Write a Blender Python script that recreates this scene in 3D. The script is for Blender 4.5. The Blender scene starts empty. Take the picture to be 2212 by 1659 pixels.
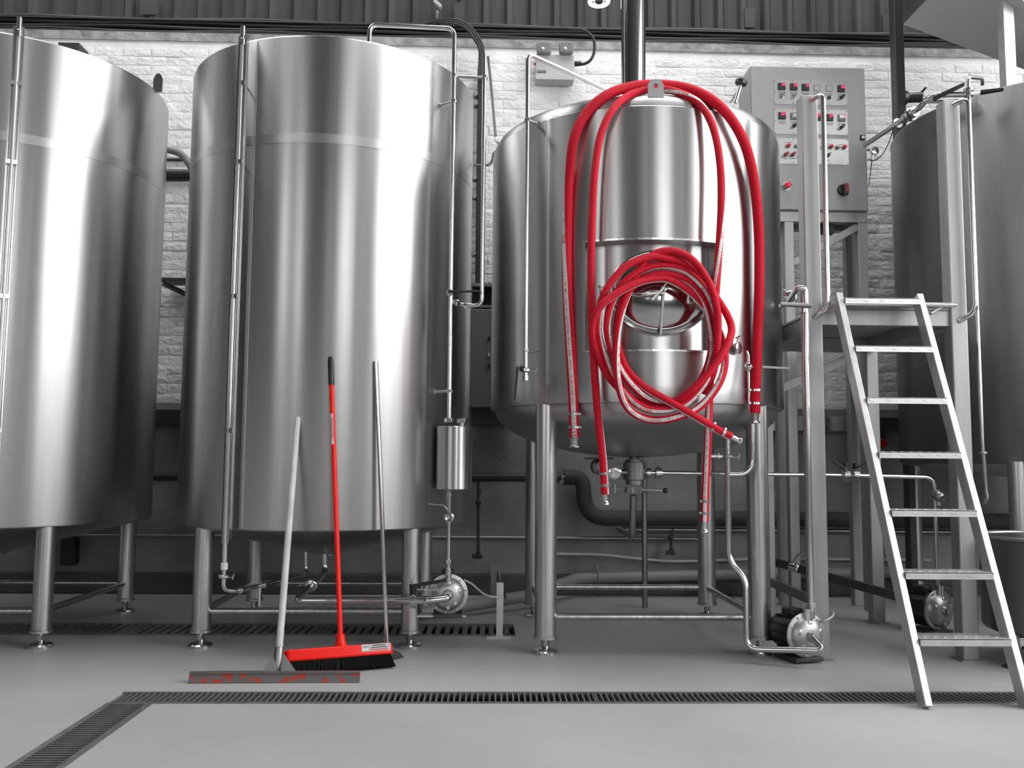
import bpy, math, random
from mathutils import Vector as V, Matrix
random.seed(7)
PI = math.pi
scene = bpy.context.scene
col = scene.collection

# ------------------------------------------------------------------ camera
W, H = 2212, 1659
FPX, PITCH, YAW, ROLL, HC = 1937.46, 0.0878, -0.0290, 0.0075, 1.0
CAM = V((0, 0, HC))
_f = V((-math.sin(YAW) * math.cos(PITCH), math.cos(YAW) * math.cos(PITCH), math.sin(PITCH)))
_r = V((math.cos(YAW), math.sin(YAW), 0))
_u = _r.cross(_f)
CR = _r * math.cos(ROLL) + _u * math.sin(ROLL)
CU = _u * math.cos(ROLL) - _r * math.sin(ROLL)
CF = _f
cd = bpy.data.cameras.new('camera')
cd.sensor_fit = 'HORIZONTAL'
cd.sensor_width = 36
cd.lens = FPX / W * 36
cd.clip_start = 0.05
cam = bpy.data.objects.new('camera', cd)
col.objects.link(cam)
m3 = Matrix((CR, CU, -CF)).transposed().to_4x4()
m3.translation = CAM
cam.matrix_world = m3
scene.camera = cam

# ------------------------------------------------------------------ light
wd = bpy.data.worlds.new('overcast_sky')
scene.world = wd
wd.use_nodes = True
wd.node_tree.nodes['Background'].inputs[0].default_value = (1, 1, 1, 1)
wd.node_tree.nodes['Background'].inputs[1].default_value = 8.0
scene.view_settings.view_transform = 'Standard'
scene.view_settings.look = 'None'
scene.view_settings.exposure = -0.13
scene.view_settings.gamma = 1.0
scene.view_settings.use_curve_mapping = False
scene.cycles.max_bounces = 8
scene.cycles.diffuse_bounces = 4
scene.cycles.glossy_bounces = 5
scene.cycles.sample_clamp_indirect = 6.0
scene.cycles.use_denoising = True
HX0, HX1, HY0, HY1, HZ = -7.0, 6.5, -9.0, 7.0, 7.4      # inside of the hall
OPEN_R = [(-7.4, -6.5, 2.0, 6.8), (-2.9, 5.4, 1.6, 7.2)]   # openings in wall_right: y0,y1,z0,z1
OPEN_L = [(-8.4, -5.6, 2.6, 6.2)]   # opening in wall_left
OPEN_F = [(2.8, 5.4, 2.0, 7.0), (0.45, 0.75, 2.0, 6.6), (-5.6, -4.4, 2.0, 6.2)]     # openings in wall_front: x0,x1,z0,z1
OPEN_C = [(-0.4, 5.2, 3.6, 6.0), (-5.0, -2.0, 4.0, 6.0)]     # rooflights in the ceiling: x0,x1,y0,y1
def portal(c, rot, sx, sy):
    l = bpy.data.lights.new('daylight_portal', 'AREA')
    l.shape = 'RECTANGLE'; l.size = sx; l.size_y = sy
    l.cycles.is_portal = True
    o = bpy.data.objects.new('daylight_portal', l)
    o.location = c; o.rotation_euler = rot
    col.objects.link(o)
for (a, b, z0, z1) in OPEN_R:
    portal((HX1 + .02, (a + b) / 2, (z0 + z1) / 2), (0, PI / 2, 0), z1 - z0, b - a)
for (a, b, z0, z1) in OPEN_L:
    portal((HX0 - .02, (a + b) / 2, (z0 + z1) / 2), (0, -PI / 2, 0), z1 - z0, b - a)
for (a, b, z0, z1) in OPEN_F:
    portal(((a + b) / 2, HY0 - .02, (z0 + z1) / 2), (PI / 2, 0, 0), b - a, z1 - z0)

for (a, b, y0, y1) in OPEN_C:
    portal(((a + b) / 2, (y0 + y1) / 2, HZ + .02), (0, 0, 0), b - a, y1 - y0)

# ------------------------------------------------------------------ pixel helpers (real depth always given)
def ray(x, y):
    return CF + CR * ((x - W / 2) / FPX) - CU * ((y - H / 2) / FPX)
def at(x, y, Y):
    d = ray(x, y); return CAM + d * (Y / d.y)
def atz(x, y, z):
    d = ray(x, y); return CAM + d * ((z - HC) / d.z)
def oncyl(x, y, t, off=0.0):
    d = ray(x, y); cx, cy, R = t[0], t[1], t[2] + off
    a = d.x ** 2 + d.y ** 2; b = -2 * (d.x * cx + d.y * cy); c = cx * cx + cy * cy - R * R
    q = max(0.0, b * b - 4 * a * c)
    return CAM + d * ((-b - math.sqrt(q)) / (2 * a))
def py(P):
    q = P - CAM; return H / 2 - FPX * q.dot(CU) / q.dot(CF)
def zat(y, X, Y):
    a, b = -0.5, 9.0
    for _ in range(40):
        m = (a + b) / 2
        if py(V((X, Y, m))) > y: a = m
        else: b = m
    return (a + b) / 2

# ------------------------------------------------------------------ materials (grey scene, red accents)
MATS = {}
def g(v): return (v, v, v, 1)
def mat(name, colr=0.5, rough=0.5, metal=0.0, spec=0.5, aniso=0.0, bump=None, var=None, emit=None, coat=0.0, world=False):
    if name in MATS: return MATS[name]
    m = bpy.data.materials.new(name); m.use_nodes = True
    nt = m.node_tree; n = nt.nodes; b = n['Principled BSDF']
    c = colr if isinstance(colr, tuple) else g(colr)
    if len(c) == 3: c = c + (1,)
    b.inputs['Base Color'].default_value = c
    b.inputs['Roughness'].default_value = rough
    b.inputs['Metallic'].default_value = metal
    b.inputs['Specular IOR Level'].default_value = spec
    b.inputs['Coat Weight'].default_value = coat
    tc = n.new('ShaderNodeTexCoord')
    src = n.new('ShaderNodeNewGeometry').outputs['Position'] if world else tc.outputs['Object']
    if aniso:
        b.inputs['Anisotropic'].default_value = aniso; b.inputs['Anisotropic Rotation'].default_value = .25
        t = n.new('ShaderNodeTangent'); t.direction_type = 'RADIAL'; t.axis = 'Z'
        nt.links.new(t.outputs[0], b.inputs['Tangent'])
    if var:      # (scale vector, detail, low, high)
        mp = n.new('ShaderNodeMapping'); mp.inputs['Scale'].default_value = var[0]
        ns = n.new('ShaderNodeTexNoise'); ns.inputs['Scale'].default_value = 1; ns.inputs['Detail'].default_value = var[1]
        rp = n.new('ShaderNodeMapRange'); rp.inputs[3].default_value = var[2]; rp.inputs[4].default_value = var[3]
        rp.inputs[1].default_value = .3; rp.inputs[2].default_value = .7
        mx = n.new('ShaderNodeMix'); mx.data_type = 'RGBA'; mx.blend_type = 'MULTIPLY'; mx.inputs[0].default_value = 1
        nt.links.new(src, mp.inputs[0]); nt.links.new(mp.outputs[0], ns.inputs[0])
        nt.links.new(ns.outputs[0], rp.inputs[0])
        mx.inputs[6].default_value = c
        nt.links.new(rp.outputs[0], mx.inputs[7]); nt.links.new(mx.outputs[2], b.inputs['Base Color'])
    if bump:     # list of (scale vector, detail, strength distance)
        prev = None
        for (sc, det, dist) in bump:
            mp = n.new('ShaderNodeMapping'); mp.inputs['Scale'].default_value = sc
            ns = n.new('ShaderNodeTexNoise'); ns.inputs['Scale'].default_value = 1; ns.inputs['Detail'].default_value = det
            bp = n.new('ShaderNodeBump'); bp.inputs['Distance'].default_value = dist; bp.inputs['Strength'].default_value = 1
            nt.links.new(src, mp.inputs[0]); nt.links.new(mp.outputs[0], ns.inputs[0])
            nt.links.new(ns.outputs[0], bp.inputs['Height'])
            if prev: nt.links.new(prev.outputs[0], bp.inputs['Normal'])
            prev = bp
        nt.links.new(prev.outputs[0], b.inputs['Normal'])
    if emit:
        b.inputs['Emission Color'].default_value = c
        b.inputs['Emission Strength'].default_value = emit
    MATS[name] = m
    return m

STEEL = mat('tank_steel', .58, .35, 1, aniso=.93, bump=[((1.1, 1.1, .35), 1, .004), ((9, 9, .5), 2, .0005)], var=((14, 14, .5), 3, .90, 1.05))
STEEL2 = mat('vessel_steel', .55, .33, 1, aniso=.93, bump=[((1.4, 1.4, .5), 1, .004)], var=((12, 12, .6), 3, .88, 1.05))
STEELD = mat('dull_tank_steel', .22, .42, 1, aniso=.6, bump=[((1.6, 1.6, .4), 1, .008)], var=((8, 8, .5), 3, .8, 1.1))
PIPE = mat('pipe_steel', .62, .2, 1)
LEGM = mat('leg_steel', .55, .33, 1, var=((40, 40, 1.5), 3, .75, 1.1))
DULL = mat('dull_steel', .30, .38, 1, var=((5, 5, 5), 4, .8, 1.1))
GALV = mat('galvanised_steel', .60, .42, .85, var=((9, 9, 9), 4, .85, 1.08))
POSTM = mat('satin_post_steel', .34, .5, .55, var=((20, 20, 2), 3, .88, 1.06))
BAND = mat('polished_weld', .60, .38, 1, aniso=.8)
DISH = mat('dished_steel', .42, .36, 1, bump=[((3, 3, 3), 2, .004)])
MIRROR = mat('polished_steel', .46, .13, 1)
BLACKP = mat('black_plastic', .012, .38)
BLACKR = mat('black_rubber', .02, .6)
DARKM = mat('dark_painted_metal', .035, .5)
BRISTLE = mat('black_bristle', .004, .7, spec=.12)
GREYP = mat('grey_cabinet_paint', .29, .38, var=((3, 3, 3), 3, .95, 1.05))
GREYB = mat('light_grey_plastic', .42, .45)
PVC = mat('grey_pvc', .22, .45)
LAG = mat('dark_pipe_lagging', .045, .7, bump=[((30, 30, 30), 3, .002)])
PLATE = mat('brushed_plate', .42, .35, .9)
WHITE = mat('white_plastic', .7, .4)
PRINT = mat('dark_print', .05, .6)
GLASS = mat('sight_glass', .5, .08, 0.3, spec=.8)
REDH = mat('red_hose_rubber', (.55, .008, .026), .55, spec=.18)
REDT = mat('red_lettering', (.50, .015, .03), .5)
GREYT = mat('grey_lettering', .18, .5)
STRIPE = mat('white_hose_stripe', .62, .45)
REDB = mat('red_broom_plastic', (.80, .010, .004), .35, spec=.3)
REDK = mat('red_button', (.60, .012, .025), .3)
REDD = mat('dark_red_knob', (.22, .005, .005), .4)
LED = mat('red_digits', (1.0, .02, .08), .4, emit=3.0)
BULB = mat('lamp_glow', 1.0, .4, emit=14.0)
FLOORM = mat('floor_paint', .36, .5, spec=.2, bump=[((7, 7, 7), 4, .0015), ((120, 120, 120), 2, .0006)], var=((.9, .9, .9), 6, .84, 1.06))
PLASTER = mat('lower_wall_render', .27, .8, bump=[((4, 4, 4), 6, .012), ((30, 30, 30), 4, .004)], var=((2.2, 2.2, 2.6), 6, .7, 1.1))
BRICKM = mat('white_painted_brick', .80, .75, bump=[((5, 5, 7), 5, .022), ((26, 26, 34), 5, .012)], var=((3, 3, 4), 6, .88, 1.05), world=True)
MORTAR = mat('white_painted_mortar', .78, .8, bump=[((12, 12, 12), 5, .01)], var=((3, 3, 4), 6, .85, 1.05))
BARE = mat('flaked_masonry', .32, .85, bump=[((14, 14, 14), 6, .02)], var=((9, 9, 9), 6, .55, 1.15))
CLADM = mat('weathered_cladding', .045, .7, var=((6, 6, 1.6), 5, .5, 1.25))
KERBM = mat('dark_kerb', .055, .6, var=((5, 5, 5), 4, .7, 1.2))
GRATE = mat('grating_iron', .20, .5, .6, var=((14, 14, 14), 4, .7, 1.15))
TRENCH = mat('trench_concrete', .045, .9)
HALLW = mat('hall_masonry', .08, .9)
CEILM = mat('ceiling_sheet', .08, .9)
WOOD = mat('weathered_white_handle', .52, .6, var=((30, 30, 6), 4, .75, 1.05))
HOPM = mat('hopper_paint', .52, .5)
CABLE = mat('black_cable', .015, .5)
BOXM = mat('dark_grey_box', .13, .5)
def squeegee_mat():
    m = mat('squeegee_worn_paint', .16, .55)
    nt = m.node_tree; n = nt.nodes; b = n['Principled BSDF']
    tc = n.new('ShaderNodeTexCoord'); mp = n.new('ShaderNodeMapping'); mp.inputs['Scale'].default_value = (38, 38, 50)
    ns = n.new('ShaderNodeTexNoise'); ns.inputs['Detail'].default_value = 4; ns.inputs['Scale'].default_value = 1
    rp = n.new('ShaderNodeValToRGB'); rp.color_ramp.elements[0].position = .53; rp.color_ramp.elements[1].position = .57
    rp.color_ramp.elements[0].color = g(.10); rp.color_ramp.elements[1].color = (.34, .03, .01, 1)
    nt.links.new(tc.outputs['Object'], mp.inputs[0]); nt.links.new(mp.outputs[0], ns.inputs[0])
    nt.links.new(ns.outputs[0], rp.inputs[0]); nt.links.new(rp.outputs[0], b.inputs['Base Color'])
    return m
SQUEE = squeegee_mat()
def hose_bump():
    nt = REDH.node_tree; n = nt.nodes; b = n['Principled BSDF']
    uv = n.new('ShaderNodeUVMap'); uv.uv_map = 'UVMap'
    sp = n.new('ShaderNodeSeparateXYZ')
    mt = n.new('ShaderNodeMath'); mt.operation = 'MULTIPLY'; mt.inputs[1].default_value = 2 * PI / .0075
    sn = n.new('ShaderNodeMath'); sn.operation = 'SINE'
    bp = n.new('ShaderNodeBump'); bp.inputs['Distance'].default_value = .0006
    nt.links.new(uv.outputs[0], sp.inputs[0]); nt.links.new(sp.outputs[1], mt.inputs[0]); nt.links.new(mt.outputs[0], sn.inputs[0])
    nt.links.new(sn.outputs[0], bp.inputs['Height']); nt.links.new(bp.outputs[0], b.inputs['Normal'])
hose_bump()

# ------------------------------------------------------------------ mesh builder
def frame(d):
    d = d.normalized()
    a = V((0, 0, 1)) if abs(d.z) < .9 else V((1, 0, 0))
    s = d.cross(a).normalized(); return s, s.cross(d).normalized()
def bend(pts, rad, n=6):
    pts = [V(p) for p in pts]; out = [pts[0]]
    for i in range(1, len(pts) - 1):
        p, a, b = pts[i], pts[i - 1] - pts[i], pts[i + 1] - pts[i]
        k = min(rad, a.length * .49, b.length * .49)
        p0, p1 = p + a.normalized() * k, p + b.normalized() * k
        for j in range(n + 1):
            t = j / n; out.append(p0 * (1 - t) ** 2 + p * 2 * t * (1 - t) + p1 * t * t)
    out.append(pts[-1]); return out
def spline(pts, step=.012):
    P = [V(p) for p in pts]; P = [P[0] * 2 - P[1]] + P + [P[-1] * 2 - P[-2]]
    o = []
    for i in range(1, len(P) - 2):
        a, b, c, d = P[i - 1:i + 3]; n = max(2, int((c - b).length / step))
        for j in range(n):
            t = j / n
            o.append(.5 * ((2 * b) + (c - a) * t + (2 * a - 5 * b + 4 * c - d) * t * t + (3 * b - a - 3 * c + d) * t ** 3))
    o.append(P[-2]); return o
class MB:
    def __init__(s): s.v = []; s.f = []; s.uv = None
    def add(s, vs, fs):
        k = len(s.v); s.v += [V(x) for x in vs]; s.f += [tuple(i + k for i in q) for q in fs]; return s
    def box(s, lo, hi):
        a, b = lo, hi
        vs = [(a[0], a[1], a[2]), (b[0], a[1], a[2]), (b[0], b[1], a[2]), (a[0], b[1], a[2]), (a[0], a[1], b[2]), (b[0], a[1], b[2]), (b[0], b[1], b[2]), (a[0], b[1], b[2])]
        return s.add(vs, [(0, 3, 2, 1), (4, 5, 6, 7), (0, 1, 5, 4), (1, 2, 6, 5), (2, 3, 7, 6), (3, 0, 4, 7)])
    def obox(s, c, x, y, z):
        c, x, y, z = V(c), V(x), V(y), V(z)
        vs = [c - x - y - z, c + x - y - z, c + x + y - z, c - x + y - z, c - x - y + z, c + x - y + z, c + x + y + z, c - x + y + z]
        return s.add(vs, [(0, 3, 2, 1), (4, 5, 6, 7), (0, 1, 5, 4), (1, 2, 6, 5), (2, 3, 7, 6), (3, 0, 4, 7)])
    def bar(s, a, b, w, h=None, side=None):
        a, b = V(a), V(b); h = h or w; d = (b - a)
        if side is None: x, y = frame(d)
        else:
            x = V(side); x = (x - d * (x.dot(d) / d.dot(d))).normalized(); y = d.cross(x).normalized()
        return s.obox((a + b) / 2, x * w / 2, y * h / 2, d / 2)
    def cyl(s, a, b, r, r2=None, n=20, cap=True):
        return s.lathe([(r, 0), (r if r2 is None else r2, (V(b) - V(a)).length)], a, V(b) - V(a), n, cap)
    def lathe(s, prof, o, ax=(0, 0, 1), n=32, cap=True, sx=1, sy=1):
        o = V(o); ax = V(ax).normalized(); x, y = frame(ax)
        if abs(ax.z) > .999: x, y = V((1, 0, 0)), V((0, 1 if ax.z > 0 else -1, 0))
        vs = []; fs = []; m = len(prof)
        for i in range(n):
            c, q = math.cos(2 * PI * i / n) * sx, math.sin(2 * PI * i / n) * sy
            for (r, t) in prof: vs.append(o + x * (r * c) + y * (r * q) + ax * t)
        for i in range(n):
            j = (i + 1) % n
            for k in range(m - 1): fs.append((i * m + k, j * m + k, j * m + k + 1, i * m + k + 1))
        if cap:
            if prof[0][0] > 1e-6: fs.append(tuple(i * m for i in reversed(range(n))))
            if prof[-1][0] > 1e-6: fs.append(tuple(i * m + m - 1 for i in range(n)))
        return s.add(vs, fs)
    def tube(s, path, r, n=12, cap=True):
        P = [V(p) for p in path]; rings = []
        t0 = (P[1] - P[0]).normalized(); x, y = frame(t0)
        for i, p in enumerate(P):
            t = (P[min(i + 1, len(P) - 1)] - P[max(i - 1, 0)]).normalized()
            x = (x - t * x.dot(t)).normalized(); y = t.cross(x)
            rings.append([p + x * (r * math.cos(2 * PI * k / n)) + y * (r * math.sin(2 * PI * k / n)) for k in range(n)])
        vs = [q for rg in rings for q in rg]; fs = []
        for i in range(len(P) - 1):
            for k in range(n):
                l = (k + 1) % n; fs.append((i * n + k, i * n + l, (i + 1) * n + l, (i + 1) * n + k))
        if cap:
            fs.append(tuple(reversed(range(n)))); fs.append(tuple((len(P) - 1) * n + k for k in range(n)))
        return s.add(vs, fs)
    def prism(s, poly, ext):
        ext = V(ext); P = [V(p) for p in poly]; n = len(P)
        return s.add(P + [p + ext for p in P], [tuple(reversed(range(n))), tuple(range(n, 2 * n))] + [(i, (i + 1) % n, n + (i + 1) % n, n + i) for i in range(n)])
    def ball(s, c, r, n=16, sz=1, ax=(0, 0, 1)):
        k = n // 2
        return s.lathe([(max(1e-7, r * math.sin(PI * i / k)), -r * sz * math.cos(PI * i / k)) for i in range(k + 1)], c, ax, n, False)
    def ring(s, c, ax, R, r, n=32, m=10, sx=1, sy=1):
        prof = [(R + r * math.cos(2 * PI * i / m), r * math.sin(2 * PI * i / m)) for i in range(m + 1)]
        return s.lathe(prof, c, ax, n, False, sx, sy)
    def mesh(s, name, material, org=(0, 0, 0), smooth=True, angle=35):
        me = bpy.data.meshes.new(name); o = V(org)
        me.from_pydata([tuple(p - o) for p in s.v], [], s.f)
        me.materials.append(material)
        if s.uv:
            l = me.uv_layers.new(name='UVMap')
            for lp in me.loops: l.data[lp.index].uv = s.uv[lp.vertex_index]
        if smooth:
            me.polygons.foreach_set('use_smooth', [True] * len(me.polygons))
            me.set_sharp_from_angle(angle=math.radians(angle))
        me.update(); return me
def link(name, data, parent=None, loc=None):
    o = bpy.data.objects.new(name, data); col.objects.link(o)
    if parent is not None: o.parent = parent
    if loc is not None: o.location = loc
    return o
def thing(name, label, cat, org, group=None):
    o = link(name, None); o.location = org; o.empty_display_size = .1
    o['label'] = label; o['category'] = cat
    if group: o['group'] = group
    o['_org'] = tuple(org); return o
def org_of(o):
    while o.parent is not None: o = o.parent
    return V(o['_org']) if '_org' in o else V((0, 0, 0))
def bev(o, w, seg=2):
    md = o.modifiers.new('bevel', 'BEVEL'); md.width = w; md.segments = seg; md.limit_method = 'ANGLE'; md.angle_limit = math.radians(40)
    return o
def part(name, mb, material, parent, bevel=0, smooth=True, angle=35, label=None):
    o = link(name, mb.mesh(name, material, org_of(parent), smooth, angle), parent)
    if bevel: bev(o, bevel)
    if label: o['label'] = label
    return o
def solo(name, label, cat, mb, material, org, group=None, bevel=0, smooth=True, angle=35):
    o = link(name, mb.mesh(name, material, org, smooth, angle)); o.location = org
    o['label'] = label; o['category'] = cat; o['_org'] = tuple(org)
    if group: o['group'] = group
    if bevel: bev(o, bevel)
    return o
def struct(name, mb, material, parent=None, label=None, bevel=0, smooth=False):
    o = link(name, mb.mesh(name, material, (0, 0, 0), smooth), parent)
    o['kind'] = 'structure'; o['_org'] = (0, 0, 0)
    if label: o['label'] = label
    if bevel: bev(o, bevel)
    return o
def B(): return MB()

# ================================================================== SETTING
DR0, DR1 = 3.84, 4.035        # near drain, y range
DX0, DX1 = -1.553, -1.36      # side branch, x range
RR0, RR1, RX1 = 5.31, 5.70, .185   # rear drain
xs = sorted([HX0, DX0, DX1, RX1, HX1]); ys = sorted([HY0, -1.0, DR0, DR1, RR0, RR1, HY1 - .07])
fl = B()
for i in range(len(xs) - 1):
    for j in range(len(ys) - 1):
        cx, cy = (xs[i] + xs[i + 1]) / 2, (ys[j] + ys[j + 1]) / 2
        if DR0 < cy < DR1 and cx > DX0: continue
        if -1 < cy < DR0 and DX0 < cx < DX1: continue
        if RR0 < cy < RR1 and cx < RX1: continue
        fl.box((xs[i], ys[j], -.12), (xs[i + 1], ys[j + 1], 0))
struct('floor', fl, FLOORM, label='grey painted concrete brewery floor')

# hall walls behind and beside the camera, with the daylight openings
def wall_with_holes(name, fixed, axis, lo, hi, holes, thick):
    mb = B(); us = sorted({lo, hi} | {h[0] for h in holes} | {h[1] for h in holes}); zs = sorted({0, HZ} | {h[2] for h in holes} | {h[3] for h in holes})
    for i in range(len(us) - 1):
        for j in range(len(zs) - 1):
            u, z = (us[i] + us[i + 1]) / 2, (zs[j] + zs[j + 1]) / 2
            if any(h[0] < u < h[1] and h[2] < z < h[3] for h in holes): continue
            a, b = sorted((fixed, fixed + thick))
            if axis == 'x': mb.box((a, us[i], zs[j]), (b, us[i + 1], zs[j + 1]))
            else: mb.box((us[i], a, zs[j]), (us[i + 1], b, zs[j + 1]))
    return struct(name, mb, HALLW)
wr = wall_with_holes('wall_right', HX1, 'x', HY0, HY1, OPEN_R, .25)
wf = wall_with_holes('wall_front', HY0, 'y', HX0, HX1, OPEN_F, -.25)
wl = wall_with_holes('wall_left', HX0, 'x', HY0, HY1, OPEN_L, -.25)
cl = B(); cxs = sorted({HX0, HX1} | {h[0] for h in OPEN_C} | {h[1] for h in OPEN_C}); cys = sorted({HY0, HY1} | {h[2] for h in OPEN_C} | {h[3] for h in OPEN_C})
for i in range(len(cxs) - 1):
    for j in range(len(cys) - 1):
        u, w = (cxs[i] + cxs[i + 1]) / 2, (cys[j] + cys[j + 1]) / 2
        if not any(h[0] < u < h[1] and h[2] < w < h[3] for h in OPEN_C): cl.box((cxs[i], cys[j], HZ), (cxs[i + 1], cys[j + 1], HZ + .1))
struct('ceiling', cl, CEILM)
nw = 0
for (a, b, z0, z1) in OPEN_R:
    nw += 1; mb = B(); n = max(1, round((b - a) / 1.75))
    for k in range(n + 1):
        y = a + (b - a) * k / n; w = .05 if 0 < k < n else .07
        mb.box((HX1 + .05, y - w, z0), (HX1 + .15, y + w, z1))
    for z in (z0 + .05, z0 + (z1 - z0) * .62, z1 - .05): mb.box((HX1 + .06, a, z - .04), (HX1 + .14, b, z + .04))
    struct('window_%d' % nw, mb, DARKM)
for (a, b, z0, z1) in OPEN_F:
    nw += 1; mb = B(); n = max(1, round((b - a) / .85))
    for k in range(n + 1):
        x = a + (b - a) * k / n; mb.box((x - .04, HY0 - .15, z0), (x + .04, HY0 - .05, z1))
    for z in (z0 + .05, z0 + (z1 - z0) * .6, z1 - .05): mb.box((a, HY0 - .14, z - .04), (b, HY0 - .06, z + .04))
    struct('window_%d' % nw, mb, DARKM)

# back wall: rendered lower part, painted brick above, flaked masonry strip, black beam, cladding
WY = HY1
ZD, ZB0, ZB1 = 1.44, 4.415, 4.53
wb = struct('wall_back', B().box((HX0, WY, 0), (HX1, WY + .3, ZB0 - .001)), MORTAR, label='white painted brick rear wall with a rendered lower part')
o = part('lower_render', B().box((HX0, WY - .03, .15), (HX1, WY + .001, ZD)), PLASTER, wb)
o = part('flaked_strip', B().box((HX0, WY - .012, ZB0 - .07), (HX1, WY + .001, ZB0)), BARE, wb)
struct('baseboard_back', B().box((HX0, WY - .09, 0), (HX1, WY, .155)), KERBM, label='dark painted kerb along the foot of the rear wall', bevel=.012)
brick_meshes = []
for k in range(5):
    rs = random.Random(40 + k); mb = B(); w, d, h = .1095, .005, .0350
    e = .011
    fr = [(-w + e, -d, -h + e), (w - e, -d, -h + e), (w - e, -d, h - e), (-w + e, -d, h - e)]
    bk = [(-w, 0, -h), (w, 0, -h), (w, 0, h), (-w, 0, h)]
    mid = [(-w, -d * .45, -h), (w, -d * .45, -h), (w, -d * .45, h), (-w, -d * .45, h)]
    ce = (0, -d - .002, 0)
    vs = [V(p) + V((rs.uniform(-.006, .006), rs.uniform(-.002, .003), rs.uniform(-.006, .006))) for p in fr] + [V(p) for p in mid] + [V(p) for p in bk] + [V(ce)]
    fs = [(0, 1, 12), (1, 2, 12), (2, 3, 12), (3, 0, 12)]
    for a in (0, 4):
        for q in range(4): fs.append((a + (q + 1) % 4, a + q, a + 4 + q, a + 4 + (q + 1) % 4))
    mb.add(vs, fs); brick_meshes.append(mb)
bm_data = [mb.mesh('brick', BRICKM) for mb in brick_meshes]
cells = []
nz = int((ZB0 - .07 - ZD) / .075)
def px_of(P):
    q = P - CAM; z = q.dot(CF); return W / 2 + FPX * q.dot(CR) / z, H / 2 - FPX * q.dot(CU) / z
seen_rects = [(1688, 100, 1935, 890), (1395, 95, 1600, 225), (1180, 95, 1340, 200), (1060, 80, 1150, 300), (365, 65, 412, 330), (1950, 105, 2205, 215), (900, 75, 1010, 130)]
for j in range(nz):
    z = ZD + .0375 + j * .075; off = .1125 if j % 2 else 0
    for i in range(-20, 21):
        P = V((i * .225 + off, WY, z)); x, y = px_of(P)
        vis = any(a <= x <= c and b <= y <= d for (a, b, c, d) in seen_rects)
        cells.append((0 if vis else 1, -x, P))
cells.sort(key=lambda c: (c[0], c[1]))
rest = B()
for n, (vis, _, P) in enumerate(cells):
    k = random.randrange(5); dy = random.uniform(-.003, .003)
    if vis == 0 and n < 300:
        link('brick', bm_data[k], wb, P + V((0, dy, 0)))
    else:
        rest.add([p + P + V((0, dy, 0)) for p in brick_meshes[k].v], brick_meshes[k].f)
o = part('brickwork', rest, BRICKM, wb); o['kind'] = 'stuff'
# black steel beam and upper cladding sheets
bm = B()
bm.box((HX0, WY - .012, ZB0), (HX1, WY + .12, ZB0 + .012)).box((HX0, WY + .05, ZB0), (HX1, WY + .07, ZB1)).box((HX0, WY - .012, ZB1 - .012), (HX1, WY + .12, ZB1))
solo('steel_beam', 'long black steel beam along the top of the brick wall', 'beam', bm, DARKM, (0, WY, ZB0), smooth=False)
wu = struct('wall_upper', B().box((HX0, WY + .2, ZB1 - .05), (HX1, WY + .3, HZ)), CEILM, label='dark ribbed metal cladding above the rear wall')
pit = .195
sheet = B(); prof = [(0, 0), (.025, -.045), (.065, -.045), (.09, 0), (.195, 0)]
xx = []
for k in range(5):
    for (a, b) in prof[:-1]: xx.append((k * pit + a, b))
xx.append((5 * pit, 0)); n = len(xx)
vs = [(a, b, 0) for a, b in xx] + [(a, b, 1) for a, b in xx] + [(a, b + .004, 0) for a, b in xx] + [(a, b + .004, 1) for a, b in xx]
fs = [(i, i + 1, n + i + 1, n + i) for i in range(n - 1)] + [(2 * n + i + 1, 2 * n + i, 3 * n + i, 3 * n + i + 1) for i in range(n - 1)] + [(i + 1, i, 2 * n + i, 2 * n + i + 1) for i in range(n - 1)] + [(n + i, n + i + 1, 3 * n + i + 1, 3 * n + i) for i in range(n - 1)]
sheet.add(vs, fs); sd = sheet.mesh('cladding_sheet', CLADM, smooth=False)
for k in range(14):
    o = link('cladding_sheet', sd, wu, (-6.9 + k * 5 * pit, WY + .16, ZB1 + .0)); o.scale = (1, 1, HZ - ZB1)
# dark repair patches on the cladding
for k, (x, y, w, h) in enumerate([(322, 10, 40, 46), (992, 25, 24, 45), (1620, 38, 24, 46), (1918, 52, 24, 44)]):
    p = at(x, y, WY + .10)
    part('cladding_patch', B().box((p.x - w * .0018, WY + .102, p.z - h * .0018), (p.x + w * .0018, WY + .112, p.z + h * .0018)), DARKM, wu)

# ---------------------------------------------------------------- drains
def drain(name, label, lo, hi, along, secs, pitch, bw, depth, rim, bot=-.11):
    root = thing(name, label, 'drain', (lo[0], lo[1], 0))
    ch = B()   # trench channel, open on top
    t = .012
    ch.box((lo[0], lo[1], bot), (hi[0], hi[1], bot + t))
    ch.box((lo[0], lo[1], bot), (lo[0] + t, hi[1], -.03)).box((hi[0] - t, lo[1], bot), (hi[0], hi[1], -.03))
    ch.box((lo[0], lo[1], bot), (hi[0], lo[1] + t, -.03)).box((lo[0], hi[1] - t, bot), (hi[0], hi[1], -.03))
    part('channel', ch, TRENCH, root, smooth=False)
    if along == 'x':
        part('rim', B().box((lo[0], lo[1], -.03), (hi[0], lo[1] + rim, .001)), GRATE, root, smooth=False)
        part('rim', B().box((lo[0], hi[1] - rim, -.03), (hi[0], hi[1], .001)), GRATE, root, smooth=False)
    else:
        part('rim', B().box((lo[0], lo[1], -.03), (lo[0] + rim, hi[1], .001)), GRATE, root, smooth=False)
        part('rim', B().box((hi[0] - rim, lo[1], -.03), (hi[0], hi[1], .001)), GRATE, root, smooth=False)
    return root
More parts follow.
